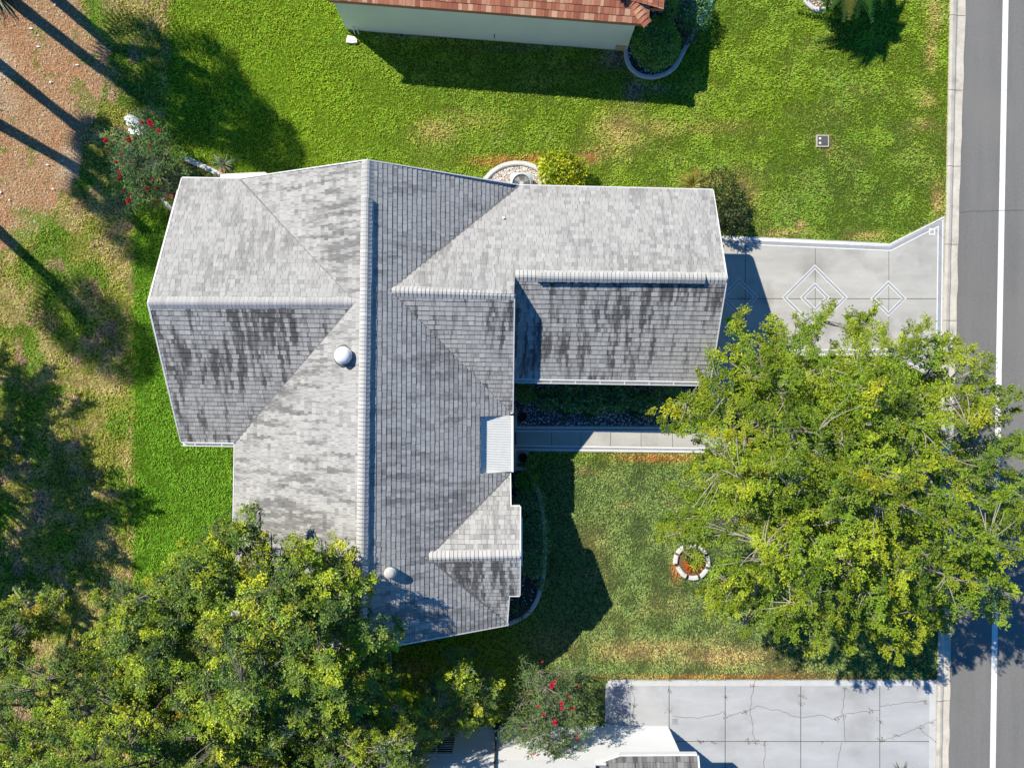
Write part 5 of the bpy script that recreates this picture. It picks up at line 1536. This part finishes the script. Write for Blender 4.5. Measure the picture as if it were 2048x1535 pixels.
for i in range(4):
    t = 6.283 * i / 4 + .4
    fb_.face([(c.x + math.cos(t) * .06, c.y + math.sin(t) * .06, .735), (c.x + math.cos(t) * hw * .75, c.y + math.sin(t) * hw * .75, .735), (c.x + math.cos(t + .7) * hw * .75, c.y + math.sin(t + .7) * hw * .75, .755), (c.x + math.cos(t + .5) * .06, c.y + math.sin(t + .5) * .06, .75)])
fb_.build('fan', mat('fan blade', (.3, .31, .32), .4, .4), ac)
# water meter box
mb0 = P(1644, 283); mbx = thing('meter_box', 'dark utility box lid with two white squares set in the lawn', 'utility box', mb0)
f_ = MB(); w_, h_ = .25, .24
for x0, x1, y0, y1 in ((-w_, w_, h_ - .04, h_), (-w_, w_, -h_, -h_ + .04), (-w_, -w_ + .04, -h_ + .04, h_ - .04), (w_ - .04, w_, -h_ + .04, h_ - .04)):
    f_.box(mb0.x + x0, mb0.x + x1, mb0.y + y0, mb0.y + y1, -.02, .075)
f_.build('frame', M['wood'], mbx)
l_ = MB(); l_.box(mb0.x - w_ + .041, mb0.x + w_ - .041, mb0.y - h_ + .041, mb0.y + h_ - .041, 0, .07); l_.box(mb0.x + .02, mb0.x + .16, mb0.y - .12, mb0.y + .12, .0705, .078); l_.build('lid', M['plastic'], mbx)
for dy in (.055, -.125):
    k_ = MB(); k_.box(mb0.x - .15, mb0.x - .07, mb0.y + dy, mb0.y + dy + .08, .0705, .082); k_.build('cap', M['white'], mbx)
# porch pots
for i, (x, y, l) in enumerate(((1044, 833, 'dark round pot on the gravel north of the porch'), (1046, 915, 'dark round pot on a concrete slab south of the porch'))):
    c = P(x, y, .4); pt = thing('plant_pot', l, 'plant pot', (c.x, c.y, .03), 'pots flanking the porch')
    p_ = MB(); p_.lathe((c.x, c.y, .03), [(.10, 0), (.19, .18), (.20, .3), (.17, .4), (.19, .43), (.16, .43), (.14, .38), (.001, .36)], 24); p_.build('pot', M['pot'], pt, True)
    r = np.random.default_rng(i + 3); m = 70
    d = r.normal(0, 1, (m, 3)); d /= np.linalg.norm(d, axis=1, keepdims=True); d[:, 2] = np.abs(d[:, 2])
    V, Fq = leaf_quads(np.array([[c.x, c.y, .42]]) + d * .05, d, r.normal(0, 1, (m, 3)), r.uniform(.08, .2, m), r.uniform(.02, .035, m))
    link('foliage', np_mesh('foliage', V, Fq, np.repeat(choose_cols(r, m, [((.02, .03, .02), 3), ((.06, .09, .04), 1)]), 4, 0)), M['leaf_soft'], pt)
s_ = MB(); s_.prism([P2(*q) for q in ((1032, 902), (1057, 902), (1057, 926), (1032, 926))], -.02, .045)
tag(s_.build('stepping_slab', M['concrete']), 'square concrete slab under the south porch pot', 'slab')
# curved white garden bench at the northwest corner
bn_ = thing('garden_bench', 'white stone garden bench beside the red flowering crape myrtle', 'bench', P(268, 252))
b1 = MB(); b1.prism([P2(x, y, .45) for x, y in ((252, 233), (255, 229), (263, 229), (278, 238), (288, 256), (285, 270), (276, 270), (267, 252), (253, 251))], .38, .46); b1.build('seat', M['white'], bn_)
b2 = MB(); b2.prism([P2(x, y, .3) for x, y in ((256, 256), (267, 256), (268, 268), (257, 268))], .02, .3); b2.build('block', M['white'], bn_)
for x, y in ((259, 240), (280, 263)):
    q = P(x, y, .2); b3 = MB(); b3.box(q.x - .1, q.x + .1, q.y - .08, q.y + .08, 0, .378); b3.build('leg', M['white'], bn_)
# clay pot at the northwest corner
c = P(347, 392); cp_ = MB(); cp_.lathe((c.x, c.y, 0), [(.14, 0), (.2, .3), (.22, .32), (.22, .38), (.18, .38), (.17, .33), (.001, .33)], 20)
tag(cp_.build('plant_pot', M['brick'], None, True), 'red brown clay pot tucked under the west rake', 'plant pot')
# slatted bench and red chair under the shade tree
def bench(px, py, rot, mtl, name, label, w, cat):
    c = P(px, py); b = thing(name, label, cat, c)
    Mx = Matrix.Translation(c) @ Matrix.Rotation(rot, 4, 'Z')
    s = MB()
    for i in range(5): s.box(-w / 2, w / 2, -.22 + i * .095, -.22 + i * .095 + .075, .42, .45, Mx)
    s.build('seat', mtl, b)
    s = MB()
    for i in range(4): s.box(-w / 2, w / 2, .27 + i * .02, .30 + i * .02, .52 + i * .11, .61 + i * .11, Mx)
    s.build('backrest', mtl, b)
    for x in (-w / 2 + .05, w / 2 - .05):
        for y in (-.2, .24):
            s = MB(); s.box(x - .03, x + .03, y - .03, y + .03, 0, .42 if y < 0 else .9, Mx); s.build('leg', mtl, b)
bench(1455, 905, .6, M['wood'], 'bench', 'pale slatted garden bench half hidden under the shade tree', 1.2, 'bench')
bench(1520, 965, .5, M['red'], 'chair', 'red painted garden chair glimpsed under the shade tree', .6, 'chair')
